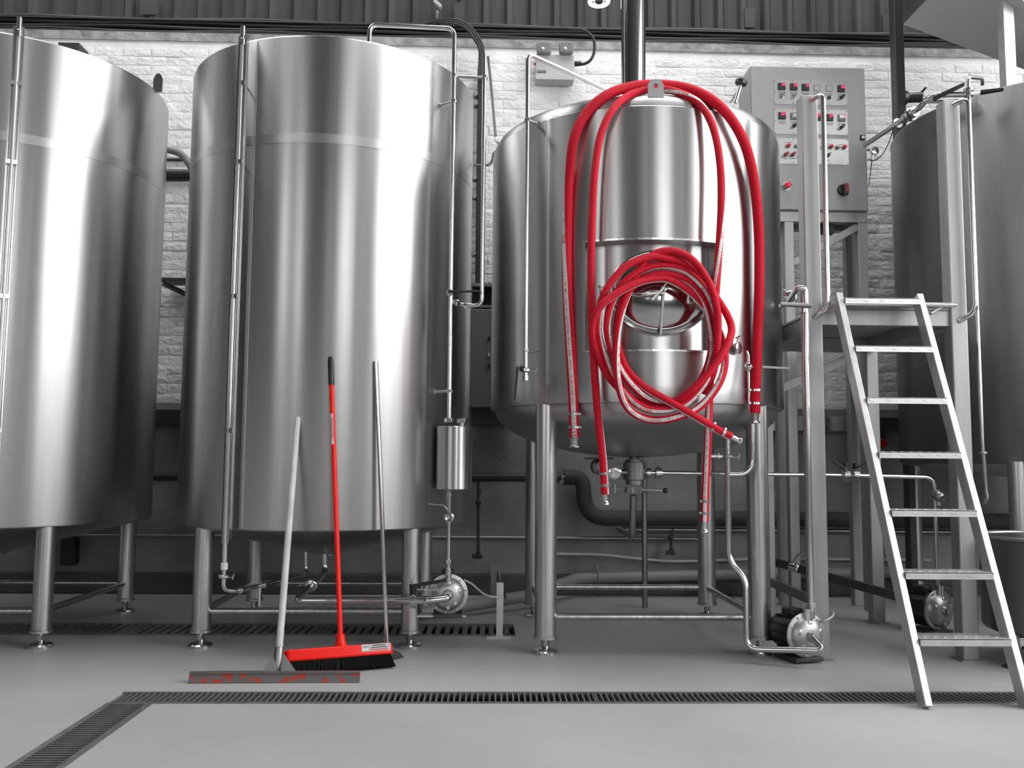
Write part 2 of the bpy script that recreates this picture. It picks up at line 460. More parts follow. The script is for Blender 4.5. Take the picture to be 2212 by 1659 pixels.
def grate(label, lo, hi, along, pitch, bw, depth, group):
    root = thing('drain_grate', label, 'grating', (lo[0], lo[1], 0), group)
    a0, a1 = (lo[0], hi[0]) if along == 'x' else (lo[1], hi[1]); b0, b1 = (lo[1], hi[1]) if along == 'x' else (lo[0], hi[0])
    def bx(u0, u1, w0, w1, z0, z1):
        return B().box((u0, w0, z0), (u1, w1, z1)) if along == 'x' else B().box((w0, u0, z0), (w1, u1, z1))
    part('side_bar', bx(a0 + .002, a1 - .002, b0 + .001, b0 + .008, -depth, .003), GRATE, root, smooth=False)
    part('side_bar', bx(a0 + .002, a1 - .002, b1 - .008, b1 - .001, -depth, .003), GRATE, root, smooth=False)
    n = int((a1 - a0) / pitch); p2 = (a1 - a0 - .004) / n
    data = (B().box((-bw / 2, b0 + .008, -depth), (bw / 2, b1 - .008, .002)) if along == 'x' else B().box((b0 + .008, -bw / 2, -depth), (b1 - .008, bw / 2, .002))).mesh('bar', GRATE, smooth=False)
    for k in range(n + 1):
        u = a0 + .002 + min(max(p2 * k, bw / 2), a1 - a0 - .004 - bw / 2)
        link('bar', data, root, (u - lo[0], -lo[1], 0) if along == 'x' else (-lo[0], u - lo[1], 0))
dn = drain('floor_drain', 'long narrow drain channel crossing the floor in front of the broom', (DX0, DR0), (HX1, DR1), 'x', 0, 0, 0, 0, .016)
XJ = [DX0 + .016, at(775, 1508, 3.93).x, at(1287, 1508, 3.93).x, at(1787, 1508, 3.93).x, at(1787, 1508, 3.93).x + 1.0]
for k, lb in enumerate(['drain grating section in front of the squeegee, at the corner of the channel', 'drain grating section below the left front leg of the hose-hung kettle', 'drain grating section below the right front leg of the hose-hung kettle', 'drain grating section under the foot of the ladder']):
    grate(lb, (XJ[k], DR0 + .016), (XJ[k + 1], DR1 - .016), 'x', .0247, .006, .026, 'gratings of the long floor drain')
drain('floor_drain', 'side branch of the floor drain running to the lower left corner', (DX0, -1.0), (DX1, DR0), 'y', 0, 0, 0, 0, .018)
grate('drain grating of the side branch at the lower left corner', (DX0 + .018, DR0 - 1.0), (DX1 - .018, DR0 - .002), 'y', .0247, .007, .026, 'gratings of the side drain')
drain('floor_drain', 'wide slotted trench drain in shadow under the tall tanks', (-6.5, RR0), (RX1, RR1), 'x', 0, 0, 0, 0, .03, -.2)
for k in range(4):
    a, b = -4.3 + k * 1.1135, -4.3 + (k + 1) * 1.1135
    grate(['trench grating of wide slots at the far left, beside the left tank', 'trench grating of wide slots between the two tall tanks', 'trench grating of wide slots behind the squeegee and broom', 'trench grating of wide slots below the small pump, at the open end'][k], (a, RR0 + .03), (min(b, RX1 - .03), RR1 - .03), 'x', .052, .03, .03, 'gratings of the wide trench')

# ================================================================== TANKS
T1 = (-2.93, 5.534, .862); T2 = (-.963, 5.553, .862); TM = (.90, 5.41, .87); TR = (3.80, 5.90, .95)
ZTB, ZTT = .644, 3.296
def legs(root, c, side, r, ztop, material, braces=(.19,), which=(0, 1, 2, 3), foot_r=.066, br=.017):
    hs = side / 2; P = [(c[0] - hs, c[1] - hs), (c[0] + hs, c[1] - hs), (c[0] + hs, c[1] + hs), (c[0] - hs, c[1] + hs)]
    for k in which:
        x, y = P[k]
        lg = part('leg', B().lathe([(r, .078), (r + .007, .078), (r + .007, .092), (r, .096), (r, ztop)], (x, y, 0), n=28), material, root)
        part('foot_stud', B().cyl((x, y, .02), (x, y, .09), .011, n=12).cyl((x, y, .040), (x, y, .066), .022, n=6).cyl((x, y, .018), (x, y, .04), .015, .02, n=16), MIRROR, lg)
        part('foot_disc', B().lathe([(foot_r, 0), (foot_r, .012), (foot_r - .008, .019), (.02, .022)], (x, y, 0), n=32), PIPE, lg)
    for z in braces:
        for k in range(4):
            a, b = P[k], P[(k + 1) % 4]
            d = (V((b[0], b[1], z)) - V((a[0], a[1], z))).normalized() * (r * .8)
            part('brace', B().cyl(V((a[0], a[1], z)) + d, V((b[0], b[1], z)) - d, br, n=16), LEGM, root)
def big_tank(name, label, c, zb, zt, side, steel, band=True, cone=.2):
    root = thing(name, label, 'tank', (c[0], c[1], 0))
    R = c[2]
    part('shell', B().lathe([(R - .02, zb - .004), (R - .004, zb - .002), (R, zb + .004), (R, zt - .012), (R - .004, zt - .003), (R - .014, zt)], (c[0], c[1], 0), n=160, cap=False), steel, root, angle=60)
    part('lid', B().lathe([(R - .014, zt), (R * .5, zt + .03), (.01, zt + .05)], (c[0], c[1], 0), n=96), steel, root)
    part('bottom_cone', B().lathe([(R - .02, zb - .004), (R - .03, zb - .012), (.06, zb - cone), (.06, zb - cone - .01), (0.001, zb - cone - .01)], (c[0], c[1], 0), n=96, cap=False), DISH, root)
    if band:
        zz = 2.725
        part('weld_band', B().lathe([(R - .002, zz - .028), (R + .0012, zz - .026), (R + .0016, zz + .026), (R - .002, zz + .028)], (c[0], c[1], 0), n=160, cap=False), BAND, root)
    legs(root, c, side, .051, zb + .01, LEGM)
    return root
def vseam(root, x, y, t, z0, z1):
    p = oncyl(x, y, t)
    d = V((p.x - t[0], p.y - t[1], 0)).normalized()
    part('sheet_seam', B().cyl(V((p.x, p.y, z0)) - d * .003, V((p.x, p.y, z1)) - d * .003, .005, n=8), STEEL, root)
t1 = big_tank('conical_tank', 'tall brushed steel tank cut off by the left edge of the picture', T1, ZTB, ZTT, 1.125, STEEL)
t2 = big_tank('conical_tank', 'tall brushed steel tank with brooms leaning against it', T2, ZTB, ZTT, 1.125, STEEL)
vseam(t2, 540, 600, T2, ZTB + .01, ZTT - .02)
# lifting lug of the left tank
p = oncyl(331, 195, T1)
lug = B(); q = V((p.x, p.y + .08, ZTT)); w = V((.030, -.010, 0)); nrm = V((-.010, -.030, 0)).normalized() * .01
pts = [q - w, q + w, q + w + V((0, 0, .09)), q + w * .4 + V((0, 0, .12)), q - w * .4 + V((0, 0, .12)), q - w + V((0, 0, .09))]
part('lifting_lug', lug.prism(pts, nrm), PIPE, t1)
part('lid_bracket', B().box((at(125, 104, 6.0).x, 6.0, ZTT + .01), (at(170, 104, 6.0).x, 6.15, at(150, 92, 6.0).z)), DARKM, t1)

# right-hand tank
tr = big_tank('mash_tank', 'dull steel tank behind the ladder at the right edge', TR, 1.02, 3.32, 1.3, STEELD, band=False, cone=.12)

# ---------------------------------------------------------------- kettle (middle tank) with window in its cladding
ZK0, ZK1 = 1.318, 2.874
RK = TM[2]
tk = thing('brew_kettle', 'squat steel kettle on four legs hung with red hoses', 'tank', (TM[0], TM[1], 0))
def ang(x, y, t=TM): p = oncyl(x, y, t); return math.atan2(p.x - t[0], -(p.y - t[1]))
A0, A1 = ang(1262, 640), ang(1549, 640)
ZC0, ZC1 = oncyl(1400, 757, TM).z, oncyl(1400, 515, TM).z
def cp(a, r, z): return V((TM[0] + r * math.sin(a), TM[1] - r * math.cos(a), z))
sh = B(); NA = 160
angs = sorted(set([A0 + (A1 - A0) * k / 20 for k in range(21)] + [A1 + (2 * PI - (A1 - A0)) * k / NA for k in range(NA)]))
zsl = [ZK0 - .004, ZK0 + .004] + [ZK0 + .01 + (ZC0 - ZK0 - .01) * k / 3 for k in range(1, 4)] + [ZC0 + (ZC1 - ZC0) * k / 6 for k in range(1, 7)] + [ZC1 + (ZK1 - ZC1) * k / 8 for k in range(1, 9)]
n, m = len(angs), len(zsl)
sh.add([cp(a, RK - (.006 if z < ZK0 else 0), z) for a in angs for z in zsl], [])
for i in range(n):
    j = (i + 1) % n; am = angs[i] + .0001
    for k in range(m - 1):
        zm = (zsl[k] + zsl[k + 1]) / 2
        if A0 <= am < A1 - .0002 and ZC0 < zm < ZC1: continue
        sh.f.append((i * m + k, j * m + k, j * m + k + 1, i * m + k + 1))
part('shell', sh, STEEL2, tk, angle=60)
dep = .075
wn = B()
ca = [A0 + (A1 - A0) * k / 20 for k in range(21)]
for (z, s) in ((ZC0, 1), (ZC1, -1)):
    wn.add([cp(a, RK, z) for a in ca] + [cp(a, RK - dep, z + s * .012) for a in ca], [(k, k + 1, 22 + k, 21 + k) if s > 0 else (k + 1, k, 21 + k, 22 + k) for k in range(20)])
for (a, s) in ((A0, 1), (A1, -1)):
    wn.add([cp(a, RK, ZC0), cp(a, RK, ZC1), cp(a, RK - dep, ZC1 - .012), cp(a, RK - dep, ZC0 + .012)], [(0, 1, 2, 3) if s > 0 else (3, 2, 1, 0)])
part('window_return', wn, DISH, tk, smooth=False)
iw = B(); zz = [ZC0 - .03 + (ZC1 - ZC0 + .06) * k / 6 for k in range(7)]; ci = [A0 - .06 + (A1 - A0 + .12) * k / 24 for k in range(25)]
iw.add([cp(a, RK - dep - .001, z) for a in ci for z in zz], [(i * 7 + k, (i + 1) * 7 + k, (i + 1) * 7 + k + 1, i * 7 + k + 1) for i in range(24) for k in range(6)])
part('inner_wall', iw, STEEL2, tk)
fr = B()
for (z0, z1) in ((ZC0 - .004, ZC0 + .006), (ZC1 - .006, ZC1 + .004)):
    fr.add([cp(a, RK + .003, z) for a in ca for z in (z0, z1)], [(2 * k, 2 * k + 2, 2 * k + 3, 2 * k + 1) for k in range(20)])
    fr.add([cp(a, rr, z1) for a in ca for rr in (RK + .003, RK - .02)], [(2 * k, 2 * k + 2, 2 * k + 3, 2 * k + 1) for k in range(20)])
for a in (A0, A1):
    fr.bar(cp(a, RK - .002, ZC0 - .004), cp(a, RK - .002, ZC1 + .004), .012, .01, side=(math.cos(a), math.sin(a), 0))
part('window_edge', fr, PIPE, tk, smooth=False)
dome = [(RK, ZK1 - .002), (RK - .004, ZK1 + .004)] + [((RK - .006) * math.cos(t), ZK1 + .006 + .19 * math.sin(t) ** .85) for t in [PI / 2 * k / 14 for k in range(14)]] + [(.001, ZK1 + .196)]
part('dome', B().lathe(dome, (TM[0], TM[1], 0), n=128, cap=False), STEEL2, tk, angle=30)
dish = [(RK - .006, ZK0 - .004), (RK - .03, ZK0 - .006)] + [((RK - .03) * math.cos(t), ZK0 - .008 - .27 * math.sin(t) ** 1.05) for t in [PI / 2 * k / 14 for k in range(14)]] + [(.06, ZK0 - .28)]
part('dished_bottom', B().lathe(dish, (TM[0], TM[1], 0), n=128, cap=True), DISH, tk)
legs(tk, TM, 1.145, .0585, ZK0 + .02, LEGM, braces=(.19,), foot_r=.066, br=.019)
vseam(tk, 1180, 600, TM, ZK0 + .01, ZK1 - .005)
# cladding fixing plate (data plate) left of the window
pa = [oncyl(x, y, TM, .004) for x, y in ((1187, 742), (1250, 745), (1250, 805), (1187, 806))]
part('blank_plate', B().prism(pa, V((-.004, .012, 0))), STEEL2, tk, smooth=False)
# lifting lug on the front of the dome
q = at(1417, 202, 4.565); lg = B()
w = .042; zt = .078
ol = [(-w, -.02), (w, -.02), (w, zt - .028), (w * .55, zt), (-w * .55, zt), (-w, zt - .028)]; hn = 16; hr = .012; hc_ = (0, .042)
vs = [V((q.x + a, q.y, q.z + b)) for a, b in ol]; k0 = len(vs)
hole = [V((q.x + hc_[0] + hr * math.cos(2 * PI * i / hn), q.y, q.z + hc_[1] + hr * math.sin(2 * PI * i / hn))) for i in range(hn)]
oa = [math.atan2(b - hc_[1], a - hc_[0]) % (2 * PI) for a, b in ol]
fs = []
front = vs + hole; N = len(front); back = [p + V((0, .012, 0)) for p in front]
order = sorted(range(6), key=lambda i: oa[i])
for t in range(6):
    i, j = order[t], order[(t + 1) % 6]
    ai, aj = oa[i], oa[j] + (2 * PI if oa[j] <= oa[i] else 0)
    ks = [k for k in range(2 * hn) if ai <= 2 * PI * k / hn <= aj]
    hs_ = [k0 + k % hn for k in ks]
    # outer edge to the hole points between them
    fs.append((i, j) + tuple(reversed(hs_)))
    kn = k0 + (ks[-1] + 1) % hn
    fs.append((j, kn, hs_[-1]))
allf = [f for f in fs] + [tuple(reversed([a + N for a in f])) for f in fs]
allf += [(i, (i + 1) % 6, N + (i + 1) % 6, N + i) for i in range(6)] + [(k0 + (i + 1) % hn, k0 + i, N + k0 + i, N + k0 + (i + 1) % hn) for i in range(hn)]
part('lifting_lug', lg.add(front + back, allf), PLATE, tk, smooth=False)
# man-way door in the window
dc = at(1427, 632, 4.60); DA, DBv = .275, .224
nA = V((0, -1, 0))
dr = part('manway_ring', B().ring(dc + V((0, .012, 0)), (0, -1, 0), 1, .0, 8, 3), PIPE, tk)
mb = B(); NN = 64
pr = [(1.0, .06), (1.0, -.012), (.965, -.022), (.93, -.012), (.90, .03)]
for i in range(NN):
    c, s_ = math.cos(2 * PI * i / NN), math.sin(2 * PI * i / NN)
    for (k, t) in pr: mb.v.append(dc + V((DA * k * c, t, DBv * k * s_)))
L_ = len(pr)
for i in range(NN):
    j = (i + 1) % NN
    for k in range(L_ - 1): mb.f.append((i * L_ + k, i * L_ + k + 1, j * L_ + k + 1, j * L_ + k))
dr.data = mb.mesh('manway_ring', PIPE, org_of(tk))
mb = B(); pr = [(.93 * math.sin(PI / 2 * k / 10) + 1e-4, .012 - .075 * math.cos(PI / 2 * k / 10)) for k in range(11)]
L_ = len(pr)
for i in range(NN):
    c, s_ = math.cos(2 * PI * i / NN), math.sin(2 * PI * i / NN)
    for (k, t) in pr: mb.v.append(dc + V((DA * k * c, t, DBv * k * s_)))
for i in range(NN):
    j = (i + 1) % NN
    for k in range(L_ - 1): mb.f.append((i * L_ + k, i * L_ + k + 1, j * L_ + k + 1, j * L_ + k))
door = part('manway_door', mb, MIRROR, tk)
ya = dc.y - .085
hub = at(1434, 622, ya)
part('door_hub', B().cyl(hub + V((0, .06, 0)), hub + V((0, -.03, 0)), .013, n=16).cyl(hub + V((0, .0, 0)), hub + V((0, -.022, 0)), .018, n=6), PIPE, door)
part('door_bar', B().bar(at(1434, 622, ya), at(1427, 722, dc.y - .03), .012, .012), PIPE, door)
a, b = at(1451, 602, ya - .03), at(1409, 649, ya - .03)
part('door_handle', B().tube([a, hub + V((0, -.03, 0)), b], .0085, 12), PIPE, door)
part('door_arm', B().tube(bend([at(1366, 636, dc.y - .05), at(1390, 637, ya), at(1434, 633, ya)], .02), .009, 12), PIPE, door)
part('door_latch', B().tube(bend([at(1487, 628, dc.y - .05), at(1486, 655, dc.y - .06), at(1497, 655, dc.y - .06), at(1499, 640, dc.y - .05)], .01), .004, 8), PIPE, door)
hx = at(1298, 640, 4.60)
part('door_hinge', B().cyl(hx + V((0, 0, .05)), hx + V((0, 0, -.055)), .007, n=10).cyl(hx + V((0, 0, .046)), hx + V((0, 0, .056)), .014, n=12).bar(hx + V((0, 0, .03)), hx + V((.05, .02, .03)), .012, .02).bar(hx + V((0, 0, -.03)), hx + V((.05, .02, -.03)), .012, .02), PIPE, door)
# top man-way lid on the right of the dome, with black hand knob
lc = V((TM[0] + .52, TM[1] - .12, ZK1 + .115)); la = V((.42, -.12, 1)).normalized()
ld = part('top_lid', B().lathe([(.20, -.03), (.215, 0), (.20, .012), (.12, .035), (.001, .045)], lc, la, n=48), MIRROR, tk)
ka = at(1588, 222, lc.y - .1); kb = at(1600, 182, lc.y - .1)
part('lid_screw', B().cyl(ka, kb, .012, n=12).bar(at(1578, 222, lc.y - .1), at(1596, 192, lc.y - .1), .01), PIPE, ld)
kd = (kb - ka).normalized()
part('lid_knob', B().lathe([(.02, -.008), (.036, .0), (.038, .018), (.03, .026), (.001, .028)], kb, kd, n=10), BLACKP, ld)
# flue
fx = at(1368, 120, 5.62)
solo('steam_flue', 'wide vertical steel flue pipe rising behind the red hoses', 'flue', B().lathe([(.092, 0), (.092, .02), (.079, .03), (.079, 3.6)], (fx.x, fx.y, ZK1 + .14), n=48), MIRROR, (fx.x, fx.y, ZK1 + .14))

# ================================================================== PIPEWORK helpers
def clamp_ring(P, ax, r, parent, name='pipe_clamp'):
    P, ax = V(P), V(ax).normalized(); s, t = frame(ax); mb = B()
    mb.lathe([(r, -.007), (r + .006, -.007), (r + .006, .007), (r, .007)], P, ax, 20)
    for sg in (-1, 1):
        mb.obox(P + s * sg * (r + .010), s * .007, t * .009, ax * .006)
        mb.cyl(P + s * sg * (r + .010) - t * .013, P + s * sg * (r + .010) + t * .013, .0035, n=8)
    return part(name, mb, PIPE, parent)
def triclamp(P, ax, r, parent, name='tri_clamp', wing=None):
    P, ax = V(P), V(ax).normalized(); s, t = frame(ax); mb = B()
    mb.lathe([(r, -.012), (r + .010, -.011), (r + .016, -.006), (r + .016, .006), (r + .010, .011), (r, .012)], P, ax, 24)
    w = V(wing).normalized() if wing else s
    e = P + w * (r + .016)
    mb.cyl(e - ax * .004, e + w * .03, .0035, n=8).bar(e + w * .022 - ax * .014, e + w * .03 + ax * .014, .006)
    return part(name, mb, PIPE, parent)
def hexnut(P, ax, r, h, parent, name='hex_nut', material=None):
    P, ax = V(P), V(ax).normalized()
    return part(name, B().cyl(P - ax * h / 2, P + ax * h / 2, r, n=6), material or PIPE, parent, bevel=.0015)
def lever(a, b, w, t, parent, name='valve_lever', material=None, taper=.75):
    a, b = V(a), V(b); d = b - a; x, y = frame(d); mb = B()
    vs = [a + x * sx * w / 2 + y * sy * t / 2 for sx, sy in ((-1, -1), (1, -1), (1, 1), (-1, 1))] + [b + x * sx * w / 2 * taper + y * sy * t / 2 * taper for sx, sy in ((-1, -1), (1, -1), (1, 1), (-1, 1))]
    mb.add(vs, [(3, 2, 1, 0), (4, 5, 6, 7), (0, 1, 5, 4), (1, 2, 6, 5), (2, 3, 7, 6), (3, 0, 4, 7)])
    return part(name, mb, material or BLACKP, parent, bevel=.003)
def standoff(P, tank, parent, r):
    P = V(P); d = V((P.x - tank[0], P.y - tank[1], 0)).normalized(); q = V((tank[0], tank[1], P.z)) + d * tank[2]
    part('standoff', B().cyl(q - d * .004, P - d * r, .010, n=12).cyl(q - d * .004, q + d * .006, .017, n=16), PIPE, parent)
    clamp_ring(P, (0, 0, 1), r, parent)
def vert(x, y, Y): p = at(x, y, Y); return p.x, p.y

# ---------------------------------------------------------------- sight gauges of the tall tanks
def gauge(label, px, T, ytop, ybot, foot):
    p = oncyl(px, 640, T, .045); X, Y = p.x, p.y
    zt, zb = zat(ytop, X, Y), zat(ybot, X, Y)
    root = thing('sight_gauge', label, 'sight gauge', (X, Y, zb))
    n = V((X - T[0], Y - T[1], 0)).normalized(); s = V((-n.y, n.x, 0))
    part('guard_channel', B().bar((X, Y, zb + .12) - n * .014 if False else V((X, Y, zb + .12)) - n * .016, V((X, Y, zt - .05)) - n * .016, .05, .004, side=s).bar(V((X, Y, zb + .12)) - n * .008 + s * .025, V((X, Y, zt - .05)) - n * .008 + s * .025, .003, .02, side=s).bar(V((X, Y, zb + .12)) - n * .008 - s * .025, V((X, Y, zt - .05)) - n * .008 - s * .025, .003, .02, side=s), PIPE, root, smooth=False)
    part('glass_tube', B().cyl((X, Y, zb), (X, Y, zt - .06), .0115, n=16), GLASS, root)
    for sg in (-1, 1):
        part('guard_rod', B().cyl(V((X, Y, zb + .1)) + s * .017 * sg, V((X, Y, zt - .05)) + s * .017 * sg, .0035, n=8), PIPE, root)
    part('top_cap', B().lathe([(.014, -.11), (.017, -.108), (.017, -.075), (.013, -.07), (.013, 0), (.001, .003)], (X, Y, zt), n=16), PIPE, root)
    for yc in (180, 350, 640, 930):
        zc = zat(yc, X, Y)
        part('tube_clip', B().bar(V((X, Y, zc)) - s * .028 + n * .004, V((X, Y, zc)) + s * .028 + n * .004, .012, .022), PIPE, root)
        part('clip_stud', B().cyl(V((X, Y, zc)) - n * .045, V((X, Y, zc)) - n * .01, .006, n=8), PIPE, root)
    part('bottom_fitting', B().lathe([(.013, -.035), (.018, -.033), (.018, 0), (.012, .002)], (X, Y, zb), n=16), WHITE, root)
    return root, X, Y, zb
gg, GX, GY, GZ = gauge('tall sight gauge tube on the front of the tank with the brooms', 505, T2, 57, 1216, True)
# pipe from the gauge foot back to the cone
z1 = zat(1275, GX, GY)
path = bend([(GX, GY, GZ - .03), (GX, GY, z1), at(512, 1277, GY + .06), at(655, 1243, 5.3), at(661, 1236, 5.45), at(661, 1192, 5.45)], .035)
part('gauge_pipe', B().tube(path, .012, 12), PIPE, gg)
triclamp((GX, GY, zat(1245, GX, GY)), (0, 0, 1), .012, gg, wing=(1, -.3, 0))
dd = (at(655, 1243, 5.3) - at(512, 1277, GY + .06)).normalized()
hexnut(at(522, 1275, GY + .08), dd, .018, .03, gg)
clamp_ring(at(566, 1264, 4.95), dd, .012, gg)
part('pipe_prop', B().cyl(at(561, 1268, 4.95), at(560, 1310, 4.95), .007, n=10), PIPE, gg)
gauge('sight gauge tube on the tank at the left edge of the picture', 8, T1, 38, 1216, False)

# ---------------------------------------------------------------- recirculation line of tank 2 (top loop, level vessel, pump)
PX, PY_ = vert(976, 500, 4.97)
zl = zat(62, PX, PY_)
tn = at(797, 80, 4.93)
rl = thing('overflow_pipe', 'bent steel pipe over the top of the tank with the brooms, down its right side', 'pipe', (PX, PY_, .9))
zv = zat(905, PX, PY_)
path = bend([(tn.x, 4.95, ZTT - .02), (tn.x, 4.95, zat(53, tn.x, 4.95)), (PX, PY_, zl), (PX, PY_, zv)], .05)
part('tube', B().tube(path, .0135, 14), PIPE, rl)
part('tank_socket', B().cyl((tn.x, 4.95, ZTT), (tn.x, 4.95, ZTT + .04), .026, n=6), PIPE, rl)
for y in (220, 845): standoff((PX, PY_, zat(y, PX, PY_)), T2, rl, .0135)
hexnut((PX, PY_, zat(908, PX, PY_)), (0, 0, 1), .028, .024, rl)
# second riser with its valve
QX, QY = vert(1044, 400, 4.97)
rs = thing('riser_pipe', 'thin steel riser beside the gap between tall tank and kettle, with black levers', 'pipe', (QX, QY, 1.9))
zq = zat(662, QX, QY)
path = bend([(QX, QY, zat(118, QX, QY)), (QX, QY, zq), (PX + .03, QY, zq + .01), (PX + .012, QY, zq + .03)], .05)
part('tube', B().tube(path, .0125, 14), PIPE, rs)
part('cross_tie', B().cyl((PX, PY_, zat(165, PX, PY_)), (QX, QY, zat(168, QX, QY)), .0085, n=12), PIPE, rs)
clamp_ring((PX, PY_, zat(165, PX, PY_)), (0, 0, 1), .0135, rs); clamp_ring((QX, QY, zat(168, QX, QY)), (0, 0, 1), .0125, rs)
hexnut((at(1005, 662, QY).x, QY, zq), (1, 0, 0), .02, .02, rs)
vb = part('ball_valve', B().ball(at(988, 655, QY), .022).cyl(at(971, 632, QY - .02), at(971, 632, QY + .03), .02, n=16), PIPE, rs)
lever(at(968, 630, QY - .035), at(1038, 629, QY - .035), .022, .014, vb)
lever(at(991, 652, QY - .03), at(988, 722, QY - .03), .022, .012, vb, taper=.8)
# level vessel
lv = thing('level_vessel', 'small steel cylinder vessel hanging beside the tank with the brooms', 'vessel', (at(982, 990, 5.0).x, 5.0, .8))
VX = at(981, 990, 5.0).x; za, zb_ = zat(1058, VX, 4.9), zat(920, VX, 4.9)
part('body', B().lathe([(.096, 0), (.1, .004), (.1, zb_ - za - .004), (.096, zb_ - za)], (VX, 5.0, za), n=48), STEEL, lv)
part('filler_neck', B().cyl((at(998, 915, 4.97).x, 4.97, zb_), (at(998, 915, 4.97).x, 4.97, zb_ + .02), .016, n=16), PIPE, lv)
hexnut((at(998, 906, 4.97).x, 4.97, zb_ + .03), (0, 0, 1), .033, .024, lv, 'filler_cap')
part('wall_bracket', B().bar((VX, 5.08, za + .1), (VX - .08, 5.19, za + .1), .03, .01).bar((VX, 5.08, za + .25), (VX - .08, 5.19, za + .25), .03, .01), DULL, lv)

# ---------------------------------------------------------------- pumps
def pump(label, c, R, face, out_top, group=None, motor=True, dark=False):
    c = V(c); f = V(face).normalized(); s = V((0, 0, 1)).cross(f).normalized(); u = f.cross(s).normalized()
    root = thing('centrifugal_pump', label, 'pump', (c.x, c.y, 0), group)
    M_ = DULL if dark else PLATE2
    part('back_flange', B().lathe([(R, -.016), (R + .004, -.014), (R + .004, -.004), (R, -.002)], c, f, 48), M_, root)
    cs = part('casing', B().lathe([(R * .98, -.004), (R * .86, .0), (R * .80, .012), (R * .62, .030), (R * .35, .040), (.001, .042)], c, f, 48, False), M_, root)
    for k in range(5):
        a = 2 * PI * k / 5 + .3; p = c + (s * math.cos(a) + u * math.sin(a)) * R * .55 + f * .028
        part('casing_rib', B().ball(p, R * .16, 12, .35, f), M_, cs)
    for k in range(10):
        a = 2 * PI * k / 10 + .2; p = c + (s * math.cos(a) + u * math.sin(a)) * R * .93
        part('flange_bolt', B().cyl(p - f * .004, p + f * .006, .0045, n=6), PIPE, root)
    part('inlet_hub', B().lathe([(R * .30, .03), (R * .28, .045), (R * .20, .055), (R * .20, .07)], c, f, 24), M_, root)
    part('drain_plug', B().cyl(c - u * R * .66 + f * .018, c - u * R * .66 + f * .036, .010, n=12), PIPE, root)
    if motor:
        mo = part('motor', B().lathe([(R * .78, -.02), (R * .82, -.05), (R * .82, -.2), (R * .7, -.24), (R * .2, -.25)], c, f, 32), BLACKP, root)
        for k in range(12):
            a = 2 * PI * k / 12; d = s * math.cos(a) + u * math.sin(a)
            part('cooling_fin', B().obox(c - f * .125 + d * R * .85, d * .008, d.cross(f) * .002, f * .07), BLACKP, mo)
        part('terminal_box', B().obox(c - f * .12 + u * R * .95, s * .035, u * .02, f * .045), BLACKP, mo, bevel=.006)
    part('outlet', B().lathe([(.019, R * .5), (.019, R * 1.18), (.022, R * 1.2), (.022, R * 1.24), (.016, R * 1.26)], c - f * .0 + f * .008, u, 20), PIPE, root)
    part('pump_foot', B().obox(c - u * (R + .012) - f * .08, s * R * .75, u * .01, f * .10), DARKM, root, bevel=.003)
    if out_top:
        part('support_block', B().obox(c - u * (R + .022 + (c.z - R - .022) / 2) - f * .08, s * .05, u * max(.004, (c.z - R - .022) / 2), f * .06), DARKM, root)
    return root, s, u, f
PLATE2 = mat('cast_steel', .48, .42, .9)
c1 = at(968, 1283, 4.98)
p1, s_, u_, f_ = pump('round steel pump with spoked face beside the front leg of the tall tank', c1, .104, (.05, -1, .02), False)
part('pump_shelf', B().bar(at(900, 1328, 5.0), at(1006, 1328, 5.02), .10, .008, side=(0, 1, 0)), GALV, p1)
# riser from pump to vessel
RXp, RYp = c1.x, c1.y - .0
rp = thing('vessel_drain_pipe', 'short vertical pipe with ball valve between small vessel and pump', 'pipe', (RXp, RYp, .5))
part('tube', B().cyl((RXp, RYp, c1.z + .12), (RXp, RYp, za + .005), .0115, n=14), PIPE, rp)
part('sleeve', B().cyl((RXp, RYp, zat(1250, RXp, RYp)), (RXp, RYp, zat(1226, RXp, RYp)), .013, .016, n=16), PIPE, rp)
hexnut((RXp, RYp, zat(1213, RXp, RYp)), (0, 0, 1), .025, .024, rp)
hexnut((RXp, RYp, zat(1070, RXp, RYp)), (0, 0, 1), .017, .022, rp)
vz = zat(1117, RXp, RYp)
vb = part('ball_valve', B().lathe([(.022, -.018), (.027, -.015), (.027, .02), (.02, .024), (.011, .018), (.011, .0), (.001, .0)], (RXp, RYp - .006, vz), (0, -1, 0), 24), PIPE, rp)
part('valve_lever', B().tube(bend([at(968, 1102, RYp), at(962, 1096, RYp - .01), at(957, 1091, RYp - .02), at(925, 1088, RYp - .02)], .01), .0045, 8), PIPE, vb)
# suction pipe from cone to pump
sp = thing('suction_pipe', 'steel pipe from the tank cone running in front of the leg to the round pump', 'pipe', at(645, 1297, 4.88))
yp = 4.885
path = bend([at(702, 1192, 5.5), at(702, 1236, 5.5), at(640, 1297, yp), at(930, 1297, yp), c1 + V((0, -.075, -.012)), c1 + V((0, -.05, 0))], .05, 8)
part('tube', B().tube(path, .0195, 16), PIPE, sp)
triclamp(at(672, 1265, 5.18), at(640, 1297, yp) - at(702, 1236, 5.5), .0195, sp)
hexnut(at(919, 1297, yp), (1, 0, 0), .034, .022, sp)
bv = part('butterfly_valve', B().cyl(at(890, 1297, yp), at(897, 1297, yp), .042, n=28).cyl(at(886, 1297, yp), at(901, 1297, yp), .032, n=28), PIPE, sp)
lever(at(889, 1266, yp - .01), at(965, 1253, yp - .03), .03, .02, bv)
part('lever_stem', B().cyl(at(893, 1285, yp), at(893, 1262, yp), .018, .022, n=14), BLACKP, bv)
part('lever_blade', B().bar(at(900, 1273, yp - .02), at(958, 1275, yp - .03), .012, .004), PIPE, bv)
